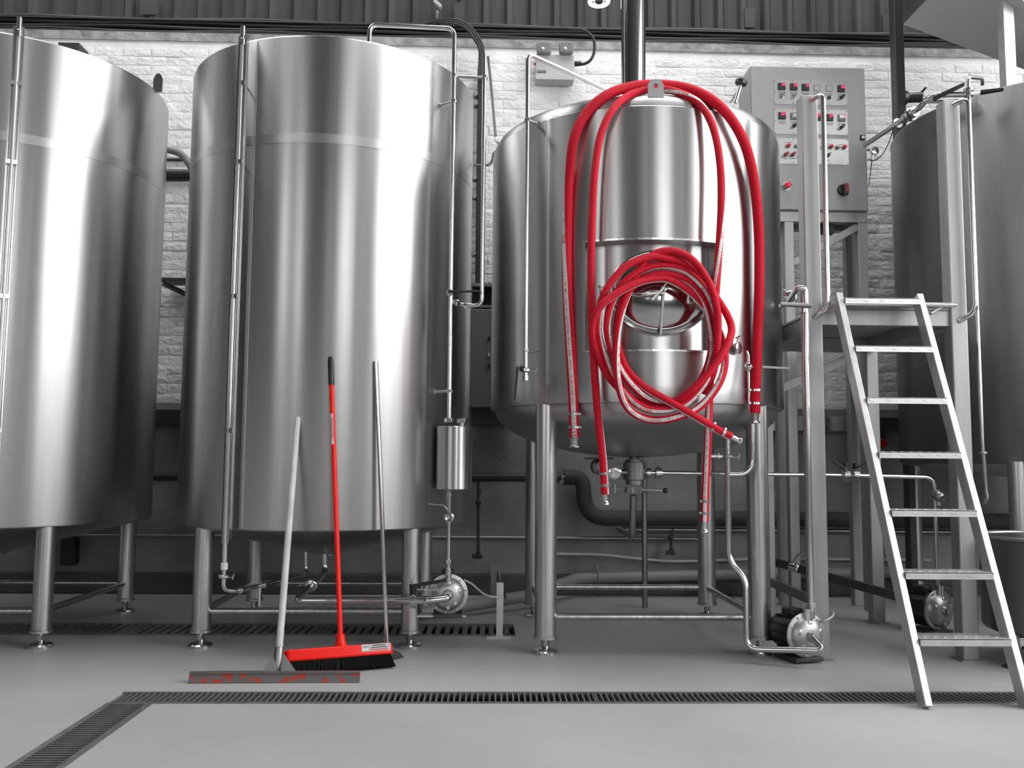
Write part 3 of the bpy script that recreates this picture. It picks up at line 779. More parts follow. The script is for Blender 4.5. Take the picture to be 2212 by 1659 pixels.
# cable from pump to post
solo('pump_cable', 'thin grey cable sagging from the round pump to the short steel post', 'cable', B().tube(spline([at(1002, 1253, 5.02), at(1020, 1262, 5.06), at(1045, 1283, 5.12), at(1068, 1290, 5.18), at(1086, 1289, 5.2)]), .006, 8), GREYB, tuple(at(1045, 1283, 5.12)))

# ---------------------------------------------------------------- kettle pipes
KX, KY = vert(1138, 500, 4.74)
kp = thing('kettle_vent_pipe', 'steel pipe rising left of the kettle and bending down to its dome', 'pipe', (KX, KY, 1.4))
kt = zat(116, KX, KY)
path = bend([(KX, KY, zat(815, KX, KY)), (KX, KY, kt), at(1312, 194, 5.0), at(1360, 215, 5.08)], .04)
part('tube', B().tube(path, .0125, 14), PIPE, kp)
for y in (260, 757): standoff((KX, KY, zat(y, KX, KY)), TM, kp, .0125)
triclamp((KX, KY, zat(800, KX, KY)), (0, 0, 1), .0125, kp, wing=(1, -.2, 0))
part('end_ferrule', B().cyl((KX, KY, zat(822, KX, KY)), (KX, KY, zat(812, KX, KY)), .018, n=16), PIPE, kp)
kv = part('valve_body', B().cyl(at(1122, 795, KY), at(1134, 797, KY), .013, n=14), BLACKP, kp)
lever(at(1118, 792, KY - .01), at(1112, 865, KY - .01), .03, .014, kv, taper=.5)
for (label, pts) in (('thin bent pipe coming down to the kettle shoulder, upper of the two small pipes', [(1054, 122, 5.6), (1062, 200, 5.6), (1071, 300, 5.6), (1076, 312, 5.55), (1110, 312, 5.35)]),
                     ('thin hooked pipe at the kettle shoulder, lower of the two small pipes', [(1022, 356, 5.6), (1058, 357, 5.6), (1064, 345, 5.6), (1066, 330, 5.55), (1082, 320, 5.4), (1105, 320, 5.3)])):
    q = [at(*p) for p in pts]
    solo('small_bore_pipe', label, 'pipe', B().tube(bend(q, .03), .009, 10), PIPE, tuple(q[0]), 'small pipes at the kettle shoulder')

# right side valve and drop pipe of the kettle, ending at the second pump
yk = 4.70
kr = thing('kettle_drop_pipe', 'steel pipe from the right flank of the kettle down beside its leg, with long lever', 'pipe', at(1618, 900, yk))
path = bend([oncyl(1585, 757, TM, -.03), at(1600, 750, yk), at(1617, 765, yk), at(1618, 880, yk), at(1625, 900, yk), at(1626, 1005, yk), at(1608, 1025, yk), at(1572, 1025, yk)], .04, 7)
part('tube', B().tube(path, .0155, 14), PIPE, kr)
triclamp(oncyl(1594, 752, TM, .02), (1, -1, 0), .0155, kr, wing=(0, 0, 1))
kb_ = part('ball_valve', B().cyl(at(1600, 793, yk), at(1640, 793, yk), .017, n=16).ball(at(1618, 793, yk), .03), PIPE, kr)
part('valve_lever', B().bar(at(1645, 793, yk - .03), at(1706, 796, yk - .03), .022, .012).bar(at(1608, 793, yk - .03), at(1650, 793, yk - .03), .012, .006), GREYB, kb_, bevel=.003)
KDX, KDY = vert(1573, 1100, yk)
path = bend([(KDX, KDY, zat(940, KDX, KDY)), (KDX, KDY, zat(1212, KDX, KDY)), at(1612, 1250, 4.66), at(1613, 1402, 4.62), at(1780, 1405, 4.46), at(1757, 1378, 4.52)], .06, 8)
sb = thing('pump_feed_pipe', 'S-bent steel pipe running down to the floor and into the right pump', 'pipe', tuple(at(1613, 1402, 4.62)))
part('tube', B().tube(path, .0165, 14), PIPE, sb)
triclamp((KDX, KDY, zat(986, KDX, KDY)), (0, 0, 1), .0165, sb, wing=(1, -.2, 0))
part('side_port', B().cyl(at(1535, 986, KDY), at(1563, 986, KDY), .012, n=12).cyl(at(1549, 986, KDY), at(1554, 986, KDY), .02, n=14), PIPE, sb)
c2 = at(1743, 1372, 4.61)
p2, _, _, _ = pump('round steel pump on the floor in front of the platform post', c2, .108, (.28, -1, .03), True)
DPX, DPY = vert(1746, 1000, 4.605)
kd2 = thing('kettle_outlet_pipe', 'long vertical steel pipe beside the platform post from kettle valve to pump', 'pipe', (DPX, DPY, .3))
path = bend([at(1688, 660, 4.92), at(1700, 655, 4.84), at(1722, 622, DPY), (at(1740, 622, DPY).x, DPY, zat(622, DPX, DPY)), (at(1742, 680, DPY).x, DPY, zat(680, DPX, DPY)), (DPX, DPY, zat(760, DPX, DPY)), (DPX, DPY, c2.z + .12)], .05, 7)
part('tube', B().tube(path, .0155, 14), PIPE, kd2)
triclamp(at(1708, 640, 4.80), at(1722, 622, DPY) - at(1700, 655, 4.84), .0155, kd2, wing=(-1, 0, 1))
hexnut((DPX, DPY, zat(1307, DPX, DPY)), (0, 0, 1), .027, .025, kd2)
part('sleeve', B().cyl((DPX, DPY, zat(1335, DPX, DPY)), (DPX, DPY, zat(1312, DPX, DPY)), .018, .014, n=16), PIPE, kd2)
vb = part('valve_body', B().cyl(at(1738, 664, DPY), at(1738, 676, DPY), .024, n=18), PIPE, kd2)
part('valve_lever', B().cyl(at(1686, 657, DPY - .03), at(1752, 660, DPY - .03), .012, .013, n=12), DULL, vb)
solo('pump_cable', 'thin pale cable looping from the right pump round the platform post', 'cable', B().tube(spline([at(1762, 1343, 4.76), at(1775, 1342, 4.63), at(1790, 1337, 4.62), at(1799, 1330, 4.66), at(1800, 1322, 4.75)]), .006, 8), GREYB, tuple(at(1775, 1342, 4.63)))

# kettle bottom outlet
yo = 5.36
bo = thing('bottom_outlet', 'dark steel outlet valve cluster under the kettle bowl with black ball lever', 'valve', tuple(at(1372, 1058, yo)))
o1 = at(1370, 985, yo)
part('outlet_stub', B().lathe([(.03, 0), (.03, -.05), (.05, -.05), (.05, -.065), (.066, -.068), (.066, -.17), (.05, -.175), (.05, -.2)], (o1.x, yo, o1.z + .03), n=32), DULL, bo)
part('butterfly_valve', B().cyl(at(1371, 1052, yo), at(1371, 1064, yo), .066, n=32).cyl(at(1377, 1058, yo - .06), at(1377, 1058, yo - .09), .022, n=20), PIPE, bo)
part('lever_rod', B().cyl(at(1377, 1057, yo - .085), at(1436, 1060, yo - .085), .0065, n=10), PIPE, bo)
part('lever_ball', B().ball(at(1437, 1060, yo - .085), .0165), BLACKP, bo)
part('side_valve', B().lathe([(.036, 0), (.042, .01), (.042, .026), (.03, .034), (.018, .034), (.016, .015), (.001, .015)], at(1326, 1021, yo - .1), (0, -1, 0), 32), PIPE, bo)
part('side_branch', B().cyl(at(1326, 1021, yo - .09), at(1368, 1021, yo), .018, n=16).lathe([(.045, 0), (.05, .03), (.035, .05)], at(1288, 1008, yo), (.6, -1, 0), 24), DULL, bo)
part('side_lever', B().bar(at(1262, 990, yo - .05), at(1325, 990, yo - .05), .02, .01), DARKM, bo)
part('sample_cock', B().cyl(at(1328, 1045, yo - .06), at(1328, 1065, yo - .06), .012, n=12).cyl(at(1318, 1056, yo - .06), at(1350, 1057, yo - .03), .006, n=10), PIPE, bo)
part('drop_pipe', B().tube(bend([at(1368, 1070, yo), at(1365, 1160, yo + .05), at(1336, 1143, yo + .9)], .03), .02, 14), DULL, bo)
tp = thing('transfer_pipe', 'horizontal steel pipe from the kettle outlet to the right with twin black levers', 'pipe', tuple(at(1560, 1022, yo)))
part('tube', B().tube(bend([at(1392, 1021, yo), at(1600, 1024, yo), at(1835, 1027, 5.45), at(2018, 1031, 5.5), at(2026, 1290, 5.5)], .07, 8), .0135, 14), PIPE, tp)
for x, r in ((1400, .03), (1420, .036), (1425, .03)): part('union_nut', B().cyl(at(x - 4, 1021.5, yo), at(x + 5, 1021.6, yo), r, n=16), PIPE, tp)
for (x, sg) in ((1827, -1), (1848, 1)):
    v_ = part('butterfly_valve', B().cyl(at(x - 6, 1028, 5.44), at(x + 6, 1028, 5.44), .036, n=28).cyl(at(x, 1028, 5.44), at(x, 1010, 5.44), .012, n=12), PIPE, tp)
    lever(at(x, 1012, 5.43), at(x + sg * 30, 996, 5.40), .022, .014, v_, taper=.5)
    part('lever_boss', B().cyl(at(x, 1014, 5.44), at(x, 1000, 5.44), .017, n=14), BLACKP, v_)
v_ = part('drop_valve', B().ball(at(2028, 1073, 5.5), .04).cyl(at(2022, 1058, 5.5), at(2026, 1092, 5.5), .022, n=16), DULL, tp)
lever(at(2035, 1074, 5.46), at(2062, 1075, 5.44), .024, .016, v_, material=DARKM)
hexnut(at(2022, 1256, 5.5), (0, 0, 1), .025, .03, tp, material=DULL)
c3 = at(2030, 1318, 5.42)
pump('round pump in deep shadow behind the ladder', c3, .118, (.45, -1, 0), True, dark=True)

# ================================================================== PLATFORM AND LADDER
PF, PB = 4.69, 5.77
XL, XR = at(1771, 1423, PF).x - .005, at(2098, 1423, PF).x - .02
zdk = zat(664, XL, PF)
pl = thing('work_platform', 'stainless work platform on square posts between kettle and right tank', 'platform', (XL, PF, 0))
zpl = zat(212, XL, PF); zpr = zat(222, XR, PF)
for (x, y, zt, w) in ((XL, PF, zpl, .088), (XR, PF, zpr, .088), (XL + .08, PB, zdk - .08, .08), (XR, PB, zdk - .08, .08)):
    part('post', B().bar((x, y, .006), (x, y, zt), w, w, side=(1, 0, 0)), POSTM, pl, bevel=.006)
    part('base_plate', B().box((x - .06, y - .06, 0), (x + .06, y + .06, .008)), POSTM, pl)
part('deck', B().box((XL + .045, PF - .03, zdk - .012), (XR + .04, PB + .04, zdk)), POSTM, pl)
for (a, b) in (((XL, PF), (XR, PF)), ((XR, PF), (XR, PB)), ((XR, PB), (XL + .08, PB)), ((XL + .08, PB), (XL + .08, PF))):
    part('deck_beam', B().bar((a[0], a[1], zdk - .055), (b[0], b[1], zdk - .055), .05, .085, side=(0, 0, 1) if False else None), POSTM, pl, bevel=.003)
part('diagonal_brace', B().bar((XL + .02, PB - .02, zdk - .42), (XR - .1, PB - .02, zdk - .12), .05, .05), POSTM, pl)
for (x, x2) in ((XL, 1766), (XR, 2085)):
    zr0 = zat(680 if x == XL else 688, x, PF)
    xo = .052 if x == XL else .06
    pts = [(x, PF - .04, zr0 - .02), (x + xo, PF - .10, zr0 + .02), (x + xo, PF - .10, (zpl if x == XL else zpr) - .012), (x + .0, PF - .02, (zpl if x == XL else zpr) - .03)]
    part('grab_rail', B().tube(bend(pts, .05, 8), .0145, 14), PIPE, pl)
part('ladder_rail', B().cyl((XL + .08, PF - .07, zdk + .01), (XR - .03, PF - .07, zdk + .01), .013, n=14), PIPE, pl)
for x in (XL + .12, XR - .1): part('rail_hook', B().bar((x - .04, PF - .03, zdk - .03), (x + .02, PF - .075, zdk + .012), .022, .01), GALV, pl)

ld_ = thing('step_ladder', 'steep steel ladder with seven chequer-plate treads leaning on the platform', 'ladder', tuple(atz(2005, 1530, 0)))
lb0 = atz(2000, 1530, 0); rb0 = V((at(2212, 1530, lb0.y).x + .012, lb0.y, 0))
ltp = at(1838, 640, PF - .1); rtp = V((at(2006, 645, PF - .1).x, PF - .1, at(2006, 645, PF - .1).z))
ltp = V((lb0.x, ltp.y, ltp.z)); rtp = V((rb0.x, ltp.y, ltp.z))
for (a, b) in ((lb0, ltp), (rb0, rtp)):
    part('stile', B().bar(a + V((0, 0, .002)), b, .032, .07, side=(1, 0, 0)), GALV, ld_, bevel=.003)
d = ltp - lb0
for k, y in enumerate((647, 750, 861, 978, 1103, 1237, 1380)):
    # height where the stile line projects to that row
    a, b = 0., 1.
    for _ in range(30):
        t = (a + b) / 2
        if py(lb0 + d * t + V((.15, -.03, 0))) > y: a = t
        else: b = t
    c = lb0 + d * t; z = c.z
    tr_ = part('tread', B().box((lb0.x + .017, c.y - .055, z - .026), (rb0.x - .017, c.y - .050, z + .003)).box((lb0.x + .017, c.y - .055, z), (rb0.x - .017, c.y + .085, z + .004)), GALV, ld_, smooth=False)
    part('tread_end', B().box((lb0.x + .0155, c.y - .05, z - .024), (lb0.x + .019, c.y + .06, z)), DULL, tr_)
    rb = B()
    for q in range(9):
        x = lb0.x + .035 + (rb0.x - lb0.x - .07) * q / 8
        rb.obox((x, c.y - .0555, z - .012 + .004 * (q % 2)), V((.011, 0, .004 * (1 if q % 2 else -1))), V((0, .0016, 0)), V((0, 0, .0018)))
        rb.obox((x + .015, c.y - .02, z + .0045), V((.009, .006, 0)), V((-.0018, .0024, 0)), V((0, 0, .0012)))
        rb.obox((x + .005, c.y + .03, z + .0045), V((.009, -.006, 0)), V((.0018, .0024, 0)), V((0, 0, .0012)))
    part('tread_pattern', rb, GALV, tr_, smooth=False)['kind'] = 'stuff'

# ================================================================== CONTROL CABINET
CY = 6.20
def cb(x, y, dy=0): p = at(x, y, CY); return V((p.x, CY + dy, p.z))
a, b = cb(1620, 142), cb(1876, 458)
X0, X1, Z0, Z1 = a.x, b.x, b.z, cb(1750, 145).z
cc = thing('control_cabinet', 'grey steel control cabinet with red displays, knobs and buttons', 'cabinet', (X0, CY, Z0))
part('body', B().box((X0, CY + .012, Z0), (X1, CY + .30, Z1)), GREYP, cc, bevel=.006)
dr = part('door', B().box((X0 + .004, CY - .012, Z0 + .004), (X1 - .004, CY + .008, Z1 - .004)), GREYP, cc, bevel=.006)
p = cb(1861, 299)
part('door_lock', B().box((p.x - .016, CY - .024, p.z - .02), (p.x + .016, CY - .010, p.z + .02)), BLACKP, dr, bevel=.005)
part('lock_barrel', B().ring((p.x, CY - .026, p.z), (0, -1, 0), .007, .003, 16, 6), PIPE, dr)
TXT = {}
def text_mesh(txt, size, shear=0, extrude=0, offset=0):
    k = (txt, round(shear, 3), round(offset / size, 4))
    if k not in TXT: TXT[k] = text_mesh1(txt, 1.0, shear, extrude, offset / size)
    vs, fs = TXT[k]; return [v * size for v in vs], fs
def text_mesh1(txt, size, shear=0, extrude=0, offset=0):
    cu = bpy.data.curves.new('t', 'FONT'); cu.body = txt; cu.size = size; cu.resolution_u = 2; cu.extrude = extrude; cu.shear = shear; cu.offset = offset
    ob = bpy.data.objects.new('t', cu); col.objects.link(ob)
    me = bpy.data.meshes.new_from_object(ob.evaluated_get(bpy.context.evaluated_depsgraph_get()))
    vs = [v.co.copy() for v in me.vertices]; fs = [tuple(q.vertices) for q in me.polygons]
    bpy.data.objects.remove(ob); bpy.data.curves.remove(cu); bpy.data.meshes.remove(me)
    return vs, fs
def rows(x, y, k=0.0466): return x, y
plates = [((1670, 175), (1829, 228)), ((1670, 238), (1830, 292)), ((1670, 301), (1832, 356))]
prts = []
for (lo, hi) in plates:
    A_, B2 = cb(*lo), cb(*hi); B2 = V((B2.x, B2.y, cb((lo[0] + hi[0]) / 2, hi[1]).z)); A_ = V((A_.x, A_.y, cb((lo[0] + hi[0]) / 2, lo[1]).z))
    pt = part('instrument_plate', B().box((A_.x, CY - .015, B2.z), (B2.x, CY - .011, A_.z)), PLATE, cc)
    prts.append(pt)
    for i in range(5):
        for z in (A_.z - .008, B2.z + .008):
            x = A_.x + .008 + (B2.x - A_.x - .016) * i / 4
            part('screw', B().cyl((x, CY - .0145, z), (x, CY - .0175, z), .003, n=8), DARKM, pt)
    for z in ((A_.z + B2.z) / 2,):
        for x in (A_.x + .008, B2.x - .008): part('screw', B().cyl((x, CY - .0145, z), (x, CY - .0175, z), .003, n=8), DARKM, pt)
def display(pt, x, y, txt, kind='dark'):
    p = cb(x, y); w = .0255
    part('display', B().box((p.x - w, CY - .026, p.z - w), (p.x + w, CY - .0145, p.z + w)), BLACKP if kind == 'dark' else BOXM, pt, bevel=.003)
    if kind == 'grey':
        part('display_window', B().box((p.x - .014, CY - .0275, p.z - .008), (p.x + .014, CY - .0255, p.z + .016)), GREYB, pt)
        return
    if kind == 'white':
        part('display_window', B().box((p.x - .018, CY - .0275, p.z - .004), (p.x + .020, CY - .0255, p.z + .020)), WHITE, pt)
    if txt:
        vs, fs = text_mesh(txt, .027, offset=.0006); mx = max(v.x for v in vs)
        mb = B().add([V((p.x + .023 - mx + v.x, CY - .0285, p.z + .001 + v.y)) for v in vs], fs)
        part('digits', mb, LED, pt, smooth=False)
def blank(pt, x, y):
    p = cb(x, y); w = .023
    part('blanking_frame', B().box((p.x - w, CY - .0165, p.z - w), (p.x + w, CY - .0145, p.z + w)), DARKM, pt)
    part('blanking_plate', B().box((p.x - w + .003, CY - .018, p.z - w + .003), (p.x + w - .003, CY - .0160, p.z + w - .003)), PLATE, pt)
def knob(pt, x, y, material, dia=False):
    p = cb(x, y)
    part('knob_ring', B().cyl((p.x, CY - .0145, p.z), (p.x, CY - .022, p.z), .0165, n=20), PIPE, pt)
    mb = B().cyl((p.x, CY - .02, p.z), (p.x, CY - .034, p.z), .013, n=16)
    u = V((.6, 0, .8)) if not dia else V((1, 0, .9)).normalized()
    mb.obox((p.x, CY - .04, p.z), u * .015, V((0, .009, 0)), u.cross(V((0, 1, 0))) * (.005 if not dia else .009))
    part('knob', mb, material, pt)
def button(pt, x, y, material, r=.0155):
    p = cb(x, y)
    part('button_ring', B().cyl((p.x, CY - .0145, p.z), (p.x, CY - .028, p.z), r, n=20), DULL, pt)
    part('button', B().lathe([(r * .85, 0), (r * .85, .012), (r * .5, .018), (.001, .019)], (p.x, CY - .026, p.z), (0, -1, 0), 20), material, pt)
def caption(pt, x, y, w=26, n=2):
    for k in range(n):
        p = cb(x, y + 3.2 * k); part('caption_line', B().box((p.x - w * .0011 * (1 - .2 * k), CY - .0156, p.z - .0016), (p.x + w * .0011 * (1 - .2 * k), CY - .0148, p.z + .0016)), PRINT, pt)
P1, P2, P3 = prts
for x, y, t in ((1687, 189, '30'), (1713, 190, '30'), (1738, 191, '31'), (1815, 194, '00')): display(P1, x, y, t); caption(P1, x, y + 12)
blank(P1, 1763, 192); blank(P1, 1789, 193); caption(P1, 1763, 203); caption(P1, 1789, 204)
for x, y in ((1688, 209), (1714, 210), (1739, 211)): knob(P1, x, y, PIPE)
for x, y in ((1763, 212), (1789, 213)): part('hole_plug', B().cyl((cb(x, y).x, CY - .0145, cb(x, y).z), (cb(x, y).x, CY - .02, cb(x, y).z), .0145, n=20), BLACKP, P1)
knob(P1, 1816, 213, BLACKP, True)
display(P2, 1688, 252, '331'); display(P2, 1714, 253, '', 'grey'); display(P2, 1739, 254, '27'); display(P2, 1764, 255, '27'); display(P2, 1790, 256, '27'); display(P2, 1816, 257, '0', 'white')
for x, y in ((1688, 265), (1714, 265), (1740, 266), (1790, 268), (1815, 269)): caption(P2, x, y)
knob(P2, 1714, 274, BLACKP); knob(P2, 1740, 275, REDD, True); knob(P2, 1816, 277, BLACKP, True)
for x, y, m_ in ((1701, 317, REDK), (1720, 317, GREYB), (1735, 318, REDK), (1748, 318, GREYB), (1778, 319, GREYB), (1793, 319, REDK), (1808, 320, GREYB), (1822, 320, REDK)): button(P3, x, y, m_)
for x, y in ((1701, 309), (1728, 311), (1785, 313), (1815, 314)): caption(P3, x, y, 22, 1)
knob(P3, 1696, 336, REDD, True); knob(P3, 1711, 336, REDD, True); knob(P3, 1727, 337, BLACKP); knob(P3, 1786, 338, BLACKP)
for x, y in ((1696, 344), (1711, 344), (1728, 346), (1786, 348)): caption(P3, x, y, 14, 1)
p = cb(1697, 404)
em = part('emergency_stop', B().cyl((p.x, CY - .012, p.z), (p.x, CY - .016, p.z), .033, n=28).cyl((p.x, CY - .014, p.z), (p.x, CY - .04, p.z), .017, n=20), PLATE, cc)
part('stop_button', B().lathe([(.02, 0), (.023, .006), (.023, .016), (.015, .022), (.001, .023)], (p.x, CY - .038, p.z), (0, -1, 0), 24), REDK, em)
p = cb(1819, 412)
mk = part('main_switch', B().lathe([(.04, 0), (.042, .006), (.036, .02), (.001, .02)], (p.x, CY - .012, p.z), (0, -1, 0), 32), BLACKP, cc)
part('switch_grip', B().obox((p.x + .006, CY - .045, p.z - .004), (.017, 0, .0), (0, .018, 0), (0, 0, .042)), BLACKP, mk, bevel=.008)
part('switch_grip_mark', B().obox((p.x + .012, CY - .062, p.z + .006), (.011, 0, .0), (0, .003, 0), (0, 0, .028)), REDD, mk)
# cabinet stand
st = thing('cabinet_stand', 'square-tube steel stand carrying the grey control cabinet', 'stand', (X0, CY, 0))
xr = cb(1868, 600).x; xl = cb(1708, 600).x; tw = .068
zt_ = Z0 - .001
part('top_beam', B().box((X0 + .01, CY + .01, zt_ - .075), (X1 - .005, CY + .075, zt_)), POSTM, st, bevel=.004)
part('top_beam', B().box((X0 + .01, CY + .235, zt_ - .075), (X1 - .005, CY + .30, zt_)), POSTM, st, bevel=.004)
for (x, y) in ((xr, CY + .045), (xl, CY + .268), (xr, CY + .268), (xl, CY + .045)):
    part('leg', B().box((x - tw / 2, y - tw / 2, 0), (x + tw / 2, y + tw / 2, zt_ - .075)), POSTM, st, bevel=.004)
part('diagonal_brace', B().bar((xr - .03, CY + .05, zt_ - .10), (xl + .03, CY + .05, cb(1708, 566).z), .06, .05), POSTM, st, bevel=.003)
part('relay_box', B().box((cb(1786, 480).x, CY + .08, cb(1800, 497).z), (cb(1812, 480).x, CY + .14, cb(1800, 478).z)), DARKM, st)

# ================================================================== HOPPER above the right tank
hp = thing('overhead_hopper', 'pale pyramid-shaped hopper hanging above the right tank', 'hopper', (4.2, 5.3, 3.42))
ht = [(2.94, 5.15, 4.13), (4.7, 5.15, 4.13), (4.7, 6.05, 4.13), (2.94, 6.05, 4.13)]; hb = [(3.95, 5.4, 3.45), (4.25, 5.4, 3.45), (4.25, 5.6, 3.45), (3.95, 5.6, 3.45)]
part('sloping_sides', B().add(ht + hb, [(4, 5, 1, 0), (5, 6, 2, 1), (6, 7, 3, 2), (7, 4, 0, 3)]), HOPM, hp, smooth=False)
part('bin', B().add(ht + [(a, b, 5.6) for a, b, c in ht], [(0, 1, 5, 4), (1, 2, 6, 5), (2, 3, 7, 6), (3, 0, 4, 7), (4, 5, 6, 7)]), DULL, hp, smooth=False)
part('outlet_collar', B().box((3.93, 5.38, 3.38), (4.27, 5.62, 3.455)), DULL, hp)
q = at(1945, 60, 6.5)
solo('support_post', 'dark square post rising behind the right tank to the hopper', 'post', B().box((q.x - .045, 6.50, 0), (q.x + .025, 6.59, 5.6)), DARKM, (q.x, 6.55, 0), bevel=.004)
q = at(2176, 100, 5.35)
solo('support_post', 'bright vertical steel post standing on the right tank', 'post', B().box((q.x - .035, 5.32, 3.345), (q.x + .035, 5.39, 4.0)), GALV, (q.x, 5.35, 3.335), bevel=.003)

# pipework and valves at the top of the right tank
rt = thing('tank_inlet_pipe', 'sloping steel inlet pipe with black valve handles above the right tank', 'pipe', tuple(at(1990, 228, 5.5)))
p0, p1_, p2_, p3_ = at(1868, 314, 6.0), at(1984, 236, 5.5), at(2010, 205, 5.4), at(2100, 204, 5.3)
part('tube', B().tube(bend([p0, p1_, p2_, p3_], .06, 8), .0165, 14), PIPE, rt)
part('lower_tube', B().cyl(at(1990, 220, 5.45), at(2085, 219, 5.3), .011, n=12), PIPE, rt)
dxy = (p1_ - p0).normalized()
for x, y, r in ((1940, 262, .034), (1958, 250, .03), (1968, 243, .042), (1975, 238, .034)):
    pc = p0.lerp(p1_, (x - 1868) / 116.); part('union', B().cyl(pc - dxy * .012, pc + dxy * .012, r, n=24), PIPE, rt)
lever(at(2016, 214, 5.36), at(2083, 182, 5.3), .05, .02, rt)
vb = part('butterfly_valve', B().cyl(at(1955, 212, 5.5), at(1994, 210, 5.45), .03, .034, n=20).cyl(at(1949, 212, 5.5), at(1957, 212, 5.5), .05, .045, n=20), BLACKP, rt)
lever(at(1988, 203, 5.45), at(2001, 188, 5.42), .02, .012, vb)
lever(at(2118, 200, 5.2), at(2168, 193, 5.15), .04, .02, rt)
uX, uY = vert(2100, 400, 5.02)
ub = thing('tank_side_pipe', 'thin vertical pipe on the front of the right tank with hooked top', 'pipe', (uX, uY, .9))
zu = zat(166, uX, uY)
part('tube', B().tube(bend([at(2126, 1085, 5.1), (at(2132, 1075, uY).x, uY, zat(1075, uX, uY)), (at(2122, 960, uY).x, uY, zat(960, uX, uY)), (uX, uY, zat(500, uX, uY)), (uX, uY, zu), at(2122, 170, 5.15), at(2122, 182, 5.2)], .035, 7), .0115, 12), PIPE, ub)
for y in (195, 205): part('union', B().cyl((uX, uY, zat(y, uX, uY) - .008), (uX, uY, zat(y, uX, uY) + .008), .028, n=20), PIPE, ub)
clamp_ring((at(2122, 978, uY).x, uY, zat(978, uX, uY)), (0, 0, 1), .0115, ub)
# small valve hanging from the cabinet side, with wire
wv = thing('wall_valve', 'small round valve on the brick wall right of the control cabinet', 'valve', tuple(at(1886, 328, 6.6)))
part('body', B().lathe([(.03, 0), (.035, .01), (.03, .03), (.012, .035)], at(1886, 328, 6.62), (.2, -1, 0), 24), PIPE, wv)
part('nozzle', B().cyl(at(1885, 335, 6.6), at(1884, 345, 6.6), .012, .008, n=12), PIPE, wv)
part('branch', B().cyl(at(1872, 322, 6.62), at(1886, 327, 6.62), .012, n=12), PIPE, wv)
solo('probe_wire', 'thin black wire looping beside the control cabinet', 'wire', B().tube(spline([at(1930, 278, 5.9), at(1920, 308, 6.2), at(1905, 335, 6.4), at(1888, 347, 6.5), at(1876, 344, 6.5)]), .0035, 6).tube(spline([at(1884, 345, 6.55), at(1881, 365, 6.55), at(1877, 400, 6.5)]), .0035, 6), CABLE, tuple(at(1905, 335, 6.4)))

# small vessel at the lower right corner
sv = (2.965, 4.63, .355)
sm = thing('collecting_vessel', 'low steel vessel on a short leg at the lower right corner', 'vessel', (sv[0], sv[1], 0))
zb1, zt1 = .165, .645
part('body', B().lathe([(.3, zb1 - .02), (sv[2] - .01, zb1), (sv[2], zb1 + .02), (sv[2], zt1 - .02)], (sv[0], sv[1], 0), n=64), STEELD, sm)
part('rim', B().ring((sv[0], sv[1], zt1 - .01), (0, 0, 1), sv[2], .012, 64, 10), DULL, sm)
part('lid', B().lathe([(sv[2] - .01, zt1 - .01), (.2, zt1 + .004), (.001, zt1 + .01)], (sv[0], sv[1], 0), n=48, cap=False), STEELD, sm)
for a in (200, 320, 80):
    x, y = sv[0] + .33 * math.cos(math.radians(a)), sv[1] + .33 * math.sin(math.radians(a))
    lg = part('leg', B().cyl((x, y, .03), (x, y, zb1 + .03), .03, n=20), DULL, sm); part('foot_disc', B().lathe([(.055, 0), (.055, .008), (.02, .02), (.012, .035)], (x, y, 0), n=24), DARKM, lg)

